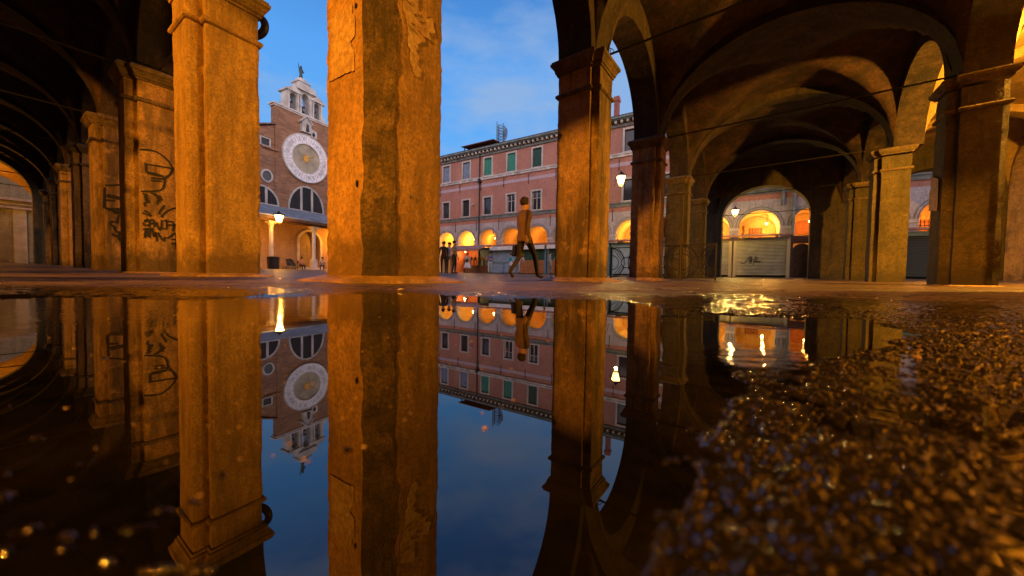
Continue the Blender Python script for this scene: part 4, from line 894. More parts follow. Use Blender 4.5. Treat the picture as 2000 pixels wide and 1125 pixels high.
for (a, b, h) in ops:
    cx = (a + b) / 2; k = (b - a) / .58; m = MB(); zz = z0 + .42
    m.lathe([(.24 * k, zz), (.2 * k, zz + .08), (.14 * k, zz + .28), (.12 * k, zz + .4), (.04, zz + .46)], cx, .7, 14); m.box(a, b, .62, .78, zz + .5, zz + .6); m.tube([(cx, .7, zz + .4), (cx, .7, zz + .6)], .03, 5)
    m.tube([(cx + .2 * math.cos(q), .5, zz + .55 + .22 * math.sin(q)) for q in [i * math.pi / 6 for i in range(12)]], .015, 4, True)
    m.build('bell', plain('bronze_bell', (.06, .05, .04), .5, .4), g)
# statue on top
sm = MB(); 
sm.lathe([(.13, 0), (.12, .1), (.09, .25), (.12, .42), (.15, .55), (.10, .70), (.05, .74)], n=10)
st = empty('rooftop_statue', (-19.9 - .891 * .7, 33 + .454 * .7, z0 + 3.68), CA, 'dark saint statue with one raised arm on the tip of the church gable', 'statue')
sm.lathe([(.03, .72), (.08, .78), (.08, .86), (.03, .92)], n=10); sm.tube([(-.1, 0, .62), (-.2, -.05, .72), (-.22, -.05, .95)], [.045, .035, .025], 6); sm.tube([(.12, 0, .6), (.17, -.06, .42), (.06, -.14, .4)], [.045, .04, .03], 6); sm.tube([(-.22, -.05, .7), (-.22, -.05, 1.05)], .01, 4)
sm.v = [(x * 1.25, y * 1.25, z * 1.2) for x, y, z in sm.v]
sm.build('figure', plain('dark_verdigris', (.03, .045, .045), .6), st, smooth=True)
# porch
m = MB(); Q = [(-.02, 5.85), (-4.15, 4.45), (-4.15, 4.54), (-.02, 5.97)]
m.stack([[(x, y, z) for y, z in Q] for x in (-9.2, 9.2)])
for k in range(46): x = -9.1 + k * .4; m.stack([[(x + dx, y, z) for dx, y, z in ((0, -.02, 5.96), (.05, -.02, 6.0), (.1, -.02, 5.96), )], [(x + dx, y, z) for dx, y, z in ((0, -4.15, 4.53), (.05, -4.15, 4.575), (.1, -4.15, 4.53))]])
pr = m.build('porch_roof', M_LEAD, CH)
m = MB(); m.box(-9.1, 9.1, -3.66, -3.34, 4.12, 4.45)
for k in range(30): x = -9 + k * .62; m.stack([[(x + dx, y, z + dz) for dx, dz in ((0, 0), (.12, 0), (.12, -.16), (0, -.16))] for y, z in ((-4.1, 4.45), (-.6, 5.63))])
m.box(-9.15, 9.15, -4.12, -4.04, 4.26, 4.46); m.build('porch_beams', M_WOOD, CH)
col = None
for k in range(6):
    m = MB(); x = -8.4 + 3.45 * k
    m.stack([[(x + a * r, -3.5 + b * r, z) for a, b in ((-1, -1), (1, -1), (1, 1), (-1, 1))] for r, z in ((.21, .30), (.21, 1.2), (.19, 1.24))])
    m.lathe([(.19, 1.24), (.2, 1.30), (.16, 1.36), (.155, 2.2), (.14, 3.62), (.16, 3.64), (.16, 3.68), (.14, 3.7), (.23, 3.9), (.26, 3.95)], x, -3.5, 18)
    m.stack([[(x + a * r, -3.5 + b * r, z) for a, b in ((-1, -1), (1, -1), (1, 1), (-1, 1))] for r, z in ((.26, 3.95), (.28, 3.98), (.28, 4.11))])
    m.build('porch_column', M_STONE, CH, smooth=False)
m = MB(); m.box(-9.3, 9.3, -4.0, 0, -.2, .33); m.build('porch_platform', plain('grey_step_stone', (.30, .26, .24), .5, var=.3, scale=2), CH, bevel=.02)
M_PORCHW = plaster('warm_porch_plaster', (.60, .40, .22), (.48, .30, .16), (.28, .15, .08), .5, .6, 31, damp=False)
m = MB(); m.box(-9, -1.0, -.55, -.001, .33, 5.6); m.box(1.0, 9, -.55, -.001, .33, 5.6); arch_wall(m, lambda p: p, -1.0, 1.0, -.55, -.001, 1.0, spring=3.0, zt=5.6)
m.build('porch_wall', M_PORCHW, CH, fix=False)
m = MB(); arch_ring(m, 0, 3.0, 1.0, 1.0, .2, -.54, -.66, base=False); m.box(-1.2, -1.0, -.66, -.54, .33, 3.0); m.box(1.0, 1.2, -.66, -.54, .33, 3.0); po = m.build('portal', M_STONE, CH)
m = MB(); n = 20; m.prism([(-1.0, .5), (1.0, .5)] + [(math.cos(math.pi * i / n), 3.0 + math.sin(math.pi * i / n)) for i in range(n + 1)], -.03, -.004)
for x in (-.93, .05): 
    for z in (.7, 1.9): m.box(x, x + .86, -.05, -.031, z, z + 1.0)
m.build('door_leaf', M_DOOR, po)
m = MB(); m.box(-1.4, 1.4, -1.2, -.66, .33, .48); m.box(-.99, .99, -.9, -.06, .48, .62); m.build('door_steps', M_STONE, CH)
m = MB(); m.box(2.2, 3.0, -.59, -.552, 2.2, 3.3); m.build('wall_panel', plain('lighter_panel', (.66, .50, .30), .7, var=.15), CH)
# pale shopfront at the far end of the left wing
p = Wf((33.0, -2, 0)); q = (p[0] * math.cos(T) - p[1] * math.sin(T), p[0] * math.sin(T) + p[1] * math.cos(T))
FE = empty('pale_shopfront', (q[0], q[1], .2), T + math.pi / 2 + BETA, 'pale greenish plaster front with pilasters and white cornice beyond the left vaults', 'building')
m = MB(); m.box(-7, 7, 0, 5, -.3, 9)
m.build('wall', M_PALE, FE)
m = MB()
for x in (-6, -4.3, -2.9, -1.3, .3, 1.7, 3.3, 5): m.box(x - .25, x + .25, -.12, 0, -.2, 3.6)
m.build('pilasters', plain('pale_pilaster', (.45, .46, .36), .7, var=.2, scale=3), FE)
m = MB(); m.box(-7, 7, -.35, 0, 3.6, 3.72); m.box(-7, 7, -.25, 0, 3.85, 3.95); m.box(-7, 7, -.45, 0, 4.1, 4.25); m.build('cornice', M_STONE2, FE)

# ---------------- market stalls in front of the red building
M_BLUE = plain('pale_blue_shutter', (.26, .38, .55), .55, var=.2, scale=3)
M_BLUED = plain('teal_frame', (.12, .22, .28), .55, var=.2)
M_AWN = plain('white_awning_box', (.78, .78, .80), .6, var=.15, scale=4)
M_PINK = plain('faded_pink_awning', (.34, .20, .18), .75, var=.25, scale=3)
M_SROOF = plain('dusty_red_felt_roof', (.26, .12, .09), .8, var=.3, scale=2)
M_BOARD = plain('orange_brown_boarding', (.36, .15, .05), .6, var=.25, scale=5)
M_OLIVE = plain('grey_olive_shutter', (.30, .29, .22), .5, var=.2, scale=2.5)
GY = .27
def roller(m, x0, x1, z0, z1, y):
    n = int((z1 - z0) / .085)
    vs = []
    for k in range(n + 1):
        z = z0 + (z1 - z0) * k / n
        vs += [(x0, y, z), (x1, y, z), (x0, y - .022, z + .045), (x1, y - .022, z + .045)]
    m.add(vs, [(2 * i, 2 * i + 1, 2 * i + 3, 2 * i + 2) for i in range(2 * n + 1)])
def stall(s0, s1, label, front, depth=1.15, zt=2.95, fm=None, post=M_BLUED, awning=True, roof=M_SROOF, out=1.6):
    c = (s0 + s1) / 2; h = (s1 - s0) / 2
    t = empty('market_stall', rw(c, -out, GY), RA, label, 'market stall', 'wooden stalls along the arcade of the red building')
    z = zt - GY
    m = MB(); m.box(-h + .02, -h + .18, 0, .12, 0, z - .2); m.box(h - .18, h - .02, 0, .12, 0, z - .2); m.box(-h + .02, h - .02, depth - .1, depth, 0, z - .2); m.box(-h + .02, -h + .08, .12, depth - .1, 0, z - .2); m.box(h - .08, h - .02, .12, depth - .1, 0, z - .2); m.box(-h + .18, h - .18, .02, .12, z - .42, z - .2)
    m.build('frame', post, t)
    m = MB(); m.stack([[(x, y, zz) for y, zz in ((-.25, z - .16), (-.25, z - .08), (depth + .1, z + .16), (depth + .1, z + .08))] for x in (-h - .04, h + .04)]); m.build('roof', roof, t)
    if front == 'roller' or front == 'halves':
        m = MB(); roller(m, -h + .18, h - .18, .12, z - .42, .06); m.build('roller_shutter', fm, t, fix=False)
        if front == 'halves': m = MB(); m.box(-h + .18, h - .18, .0, .03, 1.02, 1.12); m.box(-.02, .02, .0, .03, .12, 1.0); m.build('rail', post, t)
    elif front == 'board':
        m = MB(); m.box(-h + .18, h - .18, .03, .09, .1, 1.25)
        for k in range(6): x = -h + .2 + k * (2 * h - .4) / 5; m.box(x - .015, x + .015, .0, .029, .1, 1.25)
        m.box(-h + .18, h - .18, .005, .028, .66, .70); m.build('counter_boarding', M_BOARD, t)
        m = MB(); m.box(-h + .18, h - .18, .07, .1, 1.26, z - .42); m.build('dark_net', M_DGREEN, t)
    elif front == 'open':
        m = MB(); m.box(-h + .18, h - .18, .3, depth - .2, 0, .8); m.build('counter', M_WOOD, t)
    if awning:
        m = MB(); m.box(-h + .1, h - .1, -.36, -.02, z - .52, z - .2); m.build('awning_box', M_AWN, t, bevel=.02)
    return t
s1 = stall(-5.2, -1.45, 'open lit stall with a wide faded pink awning, leftmost of the stalls', 'open', awning=False)
h = 1.875
m = MB(); m.stack([[(x, y, z) for y, z in ((-1.9, 2.18), (-1.9, 2.23), (-.1, 2.72), (-.1, 2.66))] for x in (-h - .1, h + .1)]); m.stack([[(x, -1.91, z) for x, z in ((-h - .1, 2.22), (-h - .1, 2.04), (h + .1, 2.04), (h + .1, 2.22))], [(x, -1.89, z) for x, z in ((-h - .1, 2.22), (-h - .1, 2.04), (h + .1, 2.04), (h + .1, 2.22))]]); m.build('awning', M_PINK, s1)
m = MB(); m.box(-h + .25, -h + .31, -.9, .9, 0, 2.4); m.box(-h + .31, -.2, .85, .9, .3, 2.4); m.build('orange_side_panel', plain('orange_painted_board', (.70, .22, .08), .6), s1)
# goods: scarves and bags hung in the opening
for k in range(14):
    g_ = empty('hanging_bag' if k % 2 else 'hanging_scarf', rw(-5.2 + .75 + .2 * k, -1.75 - .05 * (k % 3), GY + 1.5 + .1 * (k % 2)), RA,
               '%s hanging in the open stall, number %s in the row from the left' % ('dark bag' if k % 2 else 'dull scarf', ['one', 'two', 'three', 'four', 'five', 'six', 'seven', 'eight', 'nine', 'ten', 'eleven', 'twelve', 'thirteen', 'fourteen'][k]), 'bag' if k % 2 else 'scarf', 'goods hung in the open stall')
    m = MB()
    if k % 2: m.stack([[(a * r, b * r * .5, z) for a, b in ((-1, -1), (1, -1), (1, 1), (-1, 1))] for r, z in ((.08, -.3), (.1, -.25), (.085, 0))])
    else: m.stack([[(a * r + .01 * math.sin(z * 20), b * .02, z) for a, b in ((-1, -1), (1, -1), (1, 1), (-1, 1))] for r, z in ((.09, -.7), (.07, -.5), (.085, -.25), (.05, 0))])
    m.build('body', plain('goods_%d' % (k % 5), [(.05, .03, .02), (.25, .12, .03), (.02, .02, .03), (.3, .2, .08), (.03, .05, .04)][k % 5], .7), g_)
    m = MB(); m.tube([(-.05, 0, 0), (0, 0, .25), (.05, 0, 0)], .008, 4); m.build('strap', M_IRON, g_)
lantern('stall_lamp', rw(-4.2, -1.9, GY + 2.1), .2, 'bare bright lamp under the pink awning', 45, (1, .55, .2), rad=.05)
stall(-1.4, 1.5, 'closed stall with a pale blue two-part shutter and white awning box', 'halves', fm=M_BLUE)
stall(1.55, 4.35, 'closed stall with orange boarding below a dark green net', 'board')
stall(4.4, 7.0, 'closed dark stall beside the sooty pillar', 'board', post=M_BLUED)
stall(7.05, 9.7, 'closed stall mostly hidden behind the sooty pillar', 'roller', fm=M_OLIVE)
stall(9.75, 12.6, 'grey shuttered stall seen behind the railing panel', 'roller', fm=M_BLUE, awning=False)
stall(12.7, 15.6, 'grey stall hidden behind the far pillars', 'roller', fm=M_OLIVE, awning=False)
stall(15.7, 17.55, 'narrow stall with a pinkish scrawled shutter beside the black railing', 'roller', fm=M_OLIVE, awning=False, post=plain('cream_post', (.42, .38, .26), .6), depth=1.3)
bs = stall(17.6, 20.5, 'wide olive roller-shuttered stall sprayed with black letters under the far arch', 'roller', fm=M_OLIVE, awning=False, post=plain('cream_post_b', (.40, .36, .25), .6), depth=1.3)
SG = [[(18.03, 1.27), (18.09, 1.14), (18.26, 1.17), (18.42, 1.44), (18.56, 1.65), (18.49, 1.13)], [(18.4, 1.34), (18.73, 1.37)], [(18.61, 1.61), (18.57, 1.1)], [(18.81, 1.57), (18.69, 0.99)], [(18.75, 1.57), (18.92, 1.5), (18.82, 1.27), (18.68, 1.23), (19.07, 1.23)], [(18.9, 1.27), (19.07, 1.2)]]
strokes([[(x - 19.05, z - GY) for x, z in s] for s in SG], lambda x, z, t: (x, .03 - t, z), .035, 'graffiti', M_GRAF, bs)
stall(22.2, 25.0, 'dark closed stall seen through the right-hand pillars', 'roller', fm=M_DGREEN, awning=False)
stall(25.1, 28.4, 'dark slatted stall between the two big right pillars', 'roller', fm=plain('black_green_shutter', (.03, .04, .035), .5), awning=False)
ad = empty('alley_door', rw(21.15, -.6, GY), RA, 'dark arched door in the alley right of the scrawled shutter', 'door')
m = MB(); n = 14; m.prism([(-.42, 0), (.42, 0)] + [(.42 * math.cos(math.pi * i / n), 1.75 + .35 * math.sin(math.pi * i / n)) for i in range(n + 1)], -.05, 0); m.build('door_leaf', M_WOOD, ad)
m = MB(); m.box(-.6, -.43, -.1, .5, 0, 2.6); m.box(.43, .6, -.1, .5, 0, 2.6); m.box(-.43, .43, -.1, .5, 2.15, 2.6); m.build('door_frame', plain('red_brown_timber', (.16, .06, .03), .6, var=.3), ad)

# ---------------- wrought-iron railing across the main wing
def railing_panel(x0, x1, label):
    t = empty('iron_railing', (*wpt((x0 + x1) / 2, 11.3, 0)[:2], 0), T, label, 'railing', 'wrought-iron railing panels')
    h = (x1 - x0) / 2; zb, zt = .10, 1.07
    m = MB(); m.box(-h, -h + .035, -.018, .018, -.05, zt + .06); m.build('post', M_IRON, t); m = MB(); m.box(h - .035, h, -.018, .018, -.05, zt + .06); m.build('post', M_IRON, t)
    m = MB(); m.box(-h + .035, h - .035, -.012, .012, zb, zb + .025); m.build('rail', M_IRON, t); m = MB(); m.box(-h + .035, h - .035, -.02, .02, zt, zt + .03); m.build('rail', M_IRON, t)
    m = MB(); zc = (zb + zt) / 2; hh = (zt - zb) / 2
    def ring(cx, cz, rx, rz, n=24, r=.014): m.tube([(cx + rx * math.cos(2 * math.pi * i / n), 0, cz + rz * math.sin(2 * math.pi * i / n)) for i in range(n)], r, 5, True)
    ring(0, zc, .17, .17)
    for sx in (-1, 1):
        P = [(sx * (h - .04) - sx * .42 * math.cos(a), 0, zc + (hh - .01) * math.sin(a)) for a in [(-.5 + k / 14) * math.pi for k in range(15)]]
        m.tube(P, .015, 5)
        P = [(sx * (h - .04) - sx * .22 * math.cos(a), 0, zc + (hh * .5) * math.sin(a)) for a in [(-.5 + k / 14) * math.pi for k in range(15)]]
        m.tube(P, .013, 5)
        for a in (.35, .8, 1.2):
            m.tube([(sx * .17 * math.cos(a), 0, zc + .17 * math.sin(a)), (sx * (h - .05) * math.cos(a * .8), 0, zt)], .011, 5); m.tube([(sx * .17 * math.cos(a), 0, zc - .17 * math.sin(a)), (sx * (h - .05) * math.cos(a * .8), 0, zb)], .011, 5)
    m.build('scrollwork', M_IRON, t, smooth=True)
railing_panel(-4.3, -3.25, 'iron railing panel left of the crumbled pillar, catching light')
railing_panel(-3.2, -2.15, 'iron railing panel just right of the crumbled pillar')
railing_panel(-2.12, -1.2, 'iron railing panel at the inner end, beside the far shutters')

# ---------------- litter bin, chairs, small litter
def chp(s, off, z): return (-19.9 + .454 * s + .891 * off, 33 + .891 * s - .454 * off, z)
lantern('porch_lantern', chp(2.2, 1.9, 3.55), .3, 'lantern under the church porch hidden behind the central pillar', 420, SODIUM, hang=.6)
lantern('porch_lantern', chp(-6.6, 1.9, 3.55), .3, 'lantern under the church porch hidden behind the left pillar', 420, SODIUM, hang=.6)
t = empty('litter_bin', chp(-4.92, 3.72, .33), CA, 'black cylindrical bin at the foot of the left porch column', 'bin')
m = MB(); m.lathe([(.36, 0), (.40, .06), (.42, .86), (.40, .90)], n=20); m.build('body', M_BLACK, t)
m = MB(); m.lathe([(.44, .86), (.45, .90), (.45, .94), (.30, 1.0), (.05, 1.02)], n=20); m.build('lid', M_BLACK, t)
def crumple(name, loc, r, label, cat, mat, sq=.6, seed=0):
    bm = bmesh.new(); bmesh.ops.create_icosphere(bm, subdivisions=4, radius=r)
    for v in bm.verts:
        k = .72 + .55 * float(vnoise(v.co.x / r * 2.2 + 5 + seed, v.co.y / r * 2.2, v.co.z / r * 2.2 + seed)) - .18 * abs(math.sin(v.co.x / r * 6 + v.co.y / r * 5)); v.co *= k; v.co.z *= sq
    me = bpy.data.meshes.new(name); bm.to_mesh(me); bm.free(); me.materials.append(mat)
    o = bpy.data.objects.new(name, me); C.objects.link(o); o.location = loc; return tag(o, label, cat)
crumple('plastic_bag', (.98, 8.0, .06), .095, 'crumpled white plastic bag on the ground left of the ochre pillar', 'bag', M_PAPERW)
crumple('paper_scrap', (12.2, 12.35, .10), .13, 'white paper scrap at the foot of the inner pillars on the right', 'paper', M_PAPERW, .4, 3)
crumple('paper_scrap', (-.43, 1.32, .008), .012, 'tiny pale scrap at the water edge before the central pillar', 'paper', M_PAPERW, .35, 5)

# ---------------- people
_pm = {}
def pm(c):
    if c not in _pm: _pm[c] = plain('cloth_%02d' % len(_pm), c, .8, var=.12, scale=9)
    return _pm[c]
SKIN = (.42, .24, .16)
def person(loc, rz, label, shirt, legs, hair=(.03, .02, .015), h=1.72, pose=None, shoes=(.02, .02, .02), extra=None, legs_skin=False, group='people in the square'):
    t = empty('person', loc, rz, label, 'person', group)
    k = h / 1.72
    J = dict(pelvis=(0, 0, .95), spine=(0, 0, 1.12), chest=(0, -.01, 1.32), neck=(0, 0, 1.46), head0=(0, -.02, 1.54), head1=(0, -.02, 1.64), nose=(0, -.12, 1.575),
             shL=(-.18, 0, 1.40), elL=(-.23, .03, 1.13), wrL=(-.22, -.08, .90), haL=(-.22, -.11, .82), shR=(.18, 0, 1.40), elR=(.23, .03, 1.13), wrR=(.22, -.08, .90), haR=(.22, -.11, .82),
             hiL=(-.10, 0, .90), knL=(-.11, -.02, .50), anL=(-.11, .02, .09), toL=(-.12, -.15, .03), hiR=(.10, 0, .90), knR=(.11, -.02, .50), anR=(.11, .02, .09), toR=(.12, -.15, .03))
    if pose: J.update(pose)
    RD = dict(pelvis=.13, spine=.115, chest=.135, neck=.055, head0=.085, head1=.088, nose=.018, shL=.07, elL=.043, wrL=.028, haL=.036, shR=.07, elR=.043, wrR=.028, haR=.036, hiL=.095, knL=.06, anL=.04, toL=.035, hiR=.095, knR=.06, anR=.04, toR=.035)
    E = [('pelvis', 'spine'), ('spine', 'chest'), ('chest', 'neck'), ('neck', 'head0'), ('head0', 'head1'), ('head0', 'nose'), ('chest', 'shL'), ('shL', 'elL'), ('elL', 'wrL'), ('wrL', 'haL'), ('chest', 'shR'), ('shR', 'elR'), ('elR', 'wrR'), ('wrR', 'haR'),
         ('pelvis', 'hiL'), ('hiL', 'knL'), ('knL', 'anL'), ('anL', 'toL'), ('pelvis', 'hiR'), ('hiR', 'knR'), ('knR', 'anR'), ('anR', 'toR')]
    for sd in 'LR':
        H = Vector(J['ha' + sd]); d = (H - Vector(J['wr' + sd])).normalized(); s = Vector((1, 0, 0)).cross(d).normalized()
        for f in range(5):
            nm = 'f%s%d' % (sd, f); off = s * ((f - 1.5) * .020) if f < 4 else s * -.05
            ln = [.075, .085, .08, .06, .03][f]
            J[nm] = tuple(H + off * 1.3 + d * ln + Vector((0, 0, 0))); RD[nm] = .009; E.append(('ha' + sd, nm))
    names = list(J); me = bpy.data.meshes.new('body'); me.from_pydata([tuple(c * k for c in J[n]) for n in names], [(names.index(a), names.index(b)) for a, b in E], [])
    o = bpy.data.objects.new('body', me); C.objects.link(o)
    md = o.modifiers.new('s', 'SKIN'); sv = me.skin_vertices[0].data
    for i, n in enumerate(names): r = RD[n] * k; sv[i].radius = (r, r * (.72 if n in ('spine', 'chest', 'pelvis') else 1)); sv[i].use_root = (n == 'pelvis')
    md2 = o.modifiers.new('u', 'SUBSURF'); md2.levels = 2; md2.render_levels = 2
    dg = bpy.context.evaluated_depsgraph_get(); dg.update(); ev = o.evaluated_get(dg); nm_ = bpy.data.meshes.new_from_object(ev)
    bpy.data.objects.remove(o)
    for nm2, col in (('skin', SKIN), ('shirt', shirt), ('trousers', legs), ('shoes', shoes)): nm_.materials.append(pm(col))
    seg = [(Vector(J[a]) * k, Vector(J[b]) * k, a, b) for a, b in E]
    bare = pose and pose.get('_bare')
    for p in nm_.polygons:
        c = p.center; best = 9; bb = None
        for A, B, a, b in seg:
            u = max(0, min(1, (c - A).dot(B - A) / max(1e-9, (B - A).length_squared))); d = (c - A - (B - A) * u).length
            if d < best: best = d; bb = (a, b)
        a, b = bb; x = 1
        if 'head' in a or 'head' in b or a == 'nose' or b[0] == 'f' or a.startswith('wr'): x = 0
        elif a == 'neck': x = 0
        elif a.startswith('el') and extra != 'long': x = 0
        elif a.startswith('hi') or a == 'pelvis' and b != 'spine': x = 2
        elif a.startswith('kn'): x = 0 if legs_skin else 2
        elif a.startswith('an'): x = 3
        p.material_index = x; p.use_smooth = True
    nm_.name = 'body'; body = bpy.data.objects.new('body', nm_); C.objects.link(body); body.parent = t
    hc = (Vector(J['head1']) + Vector((0, .018, .012))) * k; bm = bmesh.new(); bmesh.ops.create_uvsphere(bm, u_segments=14, v_segments=10, radius=.105 * k)
    bmesh.ops.delete(bm, geom=[v for v in bm.verts if v.co.z < -.07 * k or (v.co.y < -.045 * k and v.co.z < .035 * k)], context='VERTS')
    for v in bm.verts: v.co = Vector((v.co.x * .93, v.co.y * 1.08, v.co.z * 1.05)) + hc
    m2 = bpy.data.meshes.new('hair'); bm.to_mesh(m2); bm.free(); m2.materials.append(pm(hair)); ho = bpy.data.objects.new('hair', m2); C.objects.link(ho); ho.parent = t
    return t
def skirt(t, col, z0, z1, r0, r1, name='skirt'):
    m = MB(); m.stack([[((r0 + (r1 - r0) * q) * math.cos(a) * (1 + .06 * math.cos(7 * a) * q), (r0 + (r1 - r0) * q) * .85 * math.sin(a) * (1 + .06 * math.cos(7 * a) * q), z0 + (z1 - z0) * q) for a in [i * 2 * math.pi / 28 for i in range(28)]] for q in (0, .3, .7, 1)])
    m.build(name, pm(col), t, smooth=True)
def gzp(x, y): return float(gz(np.array(x), np.array(y)))
person((.24, 7.3, .0), R(128), 'person in a brown-ochre jacket striding past in the middle distance between central and right pillars', (.16, .095, .033), (.018, .014, .014), h=1.72, extra='long',
       pose=dict(knL=(-.09, -.24, .51), anL=(-.07, -.34, .09), toL=(-.07, -.50, .06), knR=(.08, .04, .50), anR=(.06, .32, .17), toR=(.07, .22, .04), shL=(-.16, 0, 1.40), shR=(.16, 0, 1.40), elL=(-.19, .1, 1.15), wrL=(-.17, .1, .92), haL=(-.17, .08, .84), elR=(.19, 0, 1.13), wrR=(.17, -.18, .96), haR=(.16, -.23, .9)))
WK = [o for o in C.objects if o.get('label', '').startswith('person in a brown-ochre jacket')][0]
def folds(a, z): return 1 + .05 * math.cos(5 * a + z * 9) + .04 * math.sin(11 * a - z * 14)
m = MB(); m.stack([[(r * math.cos(a) * folds(a, z), .005 + r * .66 * math.sin(a) * folds(a, z), z) for a in [i * math.pi / 18 for i in range(36)]] for r, z in ((.10, 1.42), (.155, 1.36), (.168, 1.25), (.16, 1.12), (.158, 1.02), (.17, .92), (.178, .84), (.172, .80), (.15, .81), (.12, .9))]); m.build('jacket', pm((.17, .10, .035)), WK, smooth=True)
m = MB(); m.tube([(.06 * math.cos(a), .055 * math.sin(a), 1.45) for a in [i * math.pi / 8 for i in range(16)]], .022, 6, True); m.build('collar', pm((.07, .035, .015)), WK, smooth=True)
m = MB(); m.stack([[(.235 + a * .045, b * r - .02, z) for a, b in ((-1, -1), (1, -1), (1, 1), (-1, 1))] for r, z in ((.12, .50), (.13, .53), (.11, .74))]); m.tube([(.235, -.07, .74), (.21, -.18, .86), (.235, .05, .74)], .008, 5); m.build('shopping_bag', M_BLACK, WK)
men = [((-3.72, 18.5), R(205), 'man in black at the edge of the central pillar, facing two companions', (.015, .015, .018), (.015, .015, .018), 'long', None, 1.72),
       ((-3.50, 19.0), R(20), 'man in a pale blue shirt and grey trousers standing between two others', (.42, .46, .66), (.22, .19, .16), None, None, 1.72),
       ((-3.16, 18.6), R(70), 'man in a beige-grey jacket and black trousers, right of the talking group', (.24, .22, .17), (.012, .012, .012), 'long', dict(elL=(-.24, -.12, 1.18), wrL=(-.14, -.3, 1.2), haL=(-.1, -.36, 1.22), knL=(-.14, -.04, .5), anL=(-.18, .02, .09), toL=(-.19, -.15, .03)), 1.76)]
for (x, y), rz, lb, sh, lg, ex, po_, h_ in men: person((x, y, gzp(x, y)), rz, lb, sh, lg, h=h_, pose=po_, extra=ex, group='people in the square')
t = person((-3.73, 28.4, gzp(-3.73, 28.4)), R(190), 'woman in a wide pale blue skirt with a dark shoulder bag before the lit stall', (.45, .38, .36), (.42, .28, .2), hair=(.07, .035, .02), h=1.62, legs_skin=True); skirt(t, (.48, .53, .66), .98, .38, .15, .34)
m = MB(); m.stack([[(.05 + a * r, .16 + b * r * .4, z) for a, b in ((-1, -1), (1, -1), (1, 1), (-1, 1))] for r, z in ((.12, .88), (.14, .95), (.11, 1.14))]); m.tube([(-.14, .08, 1.42), (.05, .17, 1.14)], .012, 4); m.build('shoulder_bag', M_BLACK, t)
person((-1.89, 28.7, gzp(-1.89, 28.7)), R(10), 'person in a blue shirt and pale trousers standing at the pale blue stall post', (.10, .12, .30), (.34, .42, .58), h=1.74, pose=dict(elL=(-.24, -.05, 1.15), wrL=(-.05, -.24, 1.16), haL=(.02, -.26, 1.17), elR=(.24, -.05, 1.15), wrR=(.06, -.24, 1.14), haR=(0, -.28, 1.14)))
t = person((-.10, 27.8, gzp(-.1, 27.8)), R(120), 'woman in a turquoise top and short white skirt walking before the blue shutter', (.02, .38, .50), (.42, .26, .18), hair=(.05, .03, .02), h=1.62, legs_skin=True, pose=dict(knL=(-.1, -.18, .5), anL=(-.1, -.22, .1), toL=(-.1, -.37, .06), knR=(.1, .06, .5), anR=(.1, .26, .14), toR=(.1, .14, .04))); skirt(t, (.55, .58, .62), .98, .62, .145, .24)
person((.50, 27.9, gzp(.5, 27.9)), R(110), 'person bending forward in a lavender shirt beside the turquoise top', (.44, .38, .52), (.34, .32, .42), h=1.7, pose=dict(spine=(0, -.08, 1.1), chest=(0, -.25, 1.24), neck=(0, -.40, 1.3), head0=(0, -.48, 1.33), head1=(0, -.54, 1.38), nose=(0, -.6, 1.3), shL=(-.17, -.33, 1.26), shR=(.17, -.33, 1.26), elL=(-.2, -.42, 1.0), wrL=(-.18, -.5, .8), haL=(-.18, -.52, .72), elR=(.2, -.42, 1.0), wrR=(.18, -.5, .8), haR=(.18, -.52, .72)))
person((2.93, 26.8, gzp(2.93, 26.8)), R(70), 'person in a grey-blue jacket by the boarded stall', (.20, .26, .36), (.14, .15, .17), h=1.72, extra='long', pose=dict(knL=(-.1, -.16, .5), anL=(-.1, -.14, .1), toL=(-.1, -.3, .06)))
person((3.45, 27.0, gzp(3.45, 27.0)), R(250), 'person in a whitish top carrying something, at the edge of the sooty pillar', (.50, .46, .44), (.10, .07, .05), h=1.66, pose=dict(elR=(.22, -.1, 1.14), wrR=(.12, -.3, 1.15), haR=(.1, -.37, 1.16)))
SIT = dict(pelvis=(0, 0, .45), spine=(0, -.02, .64), chest=(0, -.06, .84), neck=(0, -.08, .98), head0=(0, -.12, 1.06), head1=(0, -.14, 1.15), nose=(0, -.24, 1.09), shL=(-.18, -.06, .92), elL=(-.24, -.10, .68), wrL=(-.12, -.30, .66), haL=(-.08, -.36, .66), shR=(.18, -.06, .92), elR=(.24, -.10, .68), wrR=(.12, -.3, .66), haR=(.08, -.36, .66),
           hiL=(-.10, -.02, .44), knL=(-.12, -.44, .46), anL=(-.12, -.42, .09), toL=(-.13, -.58, .03), hiR=(.10, -.02, .44), knR=(.12, -.44, .46), anR=(.12, -.42, .09), toR=(.13, -.58, .03))
def sit_z(dz): return {k_: (x, y, z) for k_, (x, y, z) in SIT.items()}
a = chp(-1.05, .9, .33); person((a[0], a[1], .33 - 0), CA + R(0), 'person in a pink top seated left of the porch column', (.55, .32, .30), (.04, .03, .03), h=1.7, pose=SIT)
a2 = chp(.05, 2.4, .33); person((a2[0], a2[1], .33), CA + R(-40), 'person in a white shirt seated right of the porch column', (.52, .44, .46), (.06, .05, .06), h=1.72, pose=SIT)
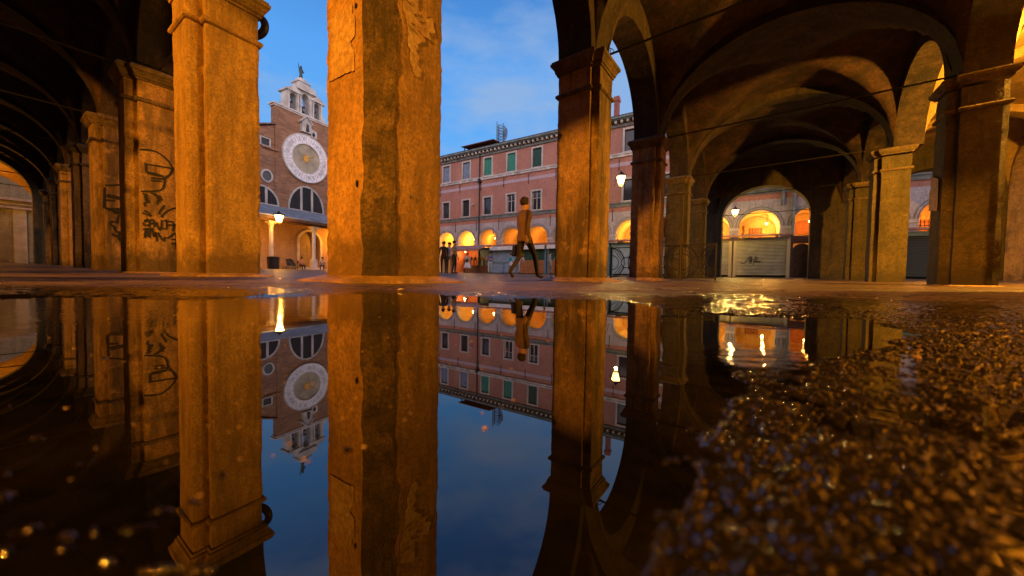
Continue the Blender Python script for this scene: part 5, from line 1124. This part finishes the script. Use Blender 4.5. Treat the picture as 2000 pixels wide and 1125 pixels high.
def chair(loc, rz, label, mat):
    t = empty('cafe_chair', loc, rz, label, 'chair', 'cafe chairs under the church porch')
    m = MB(); m.box(-.21, .21, -.21, .21, .42, .45); m.build('seat', mat, t)
    m = MB(); m.box(-.21, .21, .19, .215, .62, .85); m.build('backrest', mat, t)
    for x in (-.19, .19):
        for y in (-.19, .19): m = MB(); m.tube([(x, y, .42 if y < 0 else .85), (x * 1.08, y * 1.08, 0)], .012, 5); m.build('leg', mat, t)
    return t
chair((a[0], a[1], .33), CA, 'chair under the person in the pink top', M_IRON)
chair((a2[0], a2[1], .33), CA + R(-40), 'chair under the person in the white shirt', M_WOOD)
chair(chp(.75, 2.6, .33), CA + R(60), 'empty brown chair behind the white-shirted sitter', M_WOOD)
t = empty('cafe_table', chp(.5, 3.0, .33), CA, 'small round reddish table among the porch chairs', 'table'); m = MB(); m.lathe([(.32, .70), (.33, .71), (.33, .73), (.32, .74)], n=20); m.build('tabletop', M_WOOD, t); m = MB(); m.lathe([(.03, .02), (.03, .7)], n=8); m.lathe([(.2, 0), (.2, .02), (.05, .04)], n=12); m.build('pedestal', M_IRON, t)
# pushchair
t = empty('pushchair', chp(-2.55, 1.9, .33), CA + R(80), 'dark pushchair parked by the church wall', 'pushchair')
m = MB(); m.stack([[(a * .22, y, z) for a, y, z in ((-1, -.35, .32), (1, -.35, .32), (1, -.28, .55), (-1, -.28, .55))], [(a * .22, y, z) for a, y, z in ((-1, .2, .36), (1, .2, .36), (1, .34, .92), (-1, .34, .92))]]); m.build('seat', M_BLACK, t)
m = MB(); m.stack([[(x, .12 - .3 * math.sin(q), .62 + .34 * math.cos(q)) for q in [i * math.pi / 12 for i in range(-3, 8)]] for x in (-.23, .23)], closed=False); m.build('hood', M_BLACK, t, fix=False)
m = MB(); m.tube([(-.22, .28, .55), (-.2, .55, 1.02), (.2, .55, 1.02), (.22, .28, .55)], .014, 6); m.tube([(-.22, .3, .8), (-.22, -.35, .12)], .014, 6); m.tube([(.22, .3, .8), (.22, -.35, .12)], .014, 6); m.build('frame', M_GREY, t)
for x in (-.24, .24):
    for y in (-.36, .32): m = MB(); m.tube([(x, y + .12 * math.cos(q), .13 + .12 * math.sin(q)) for q in [i * math.pi / 8 for i in range(16)]], .02, 6, True); m.build('wheel', M_BLACK, t, smooth=True)
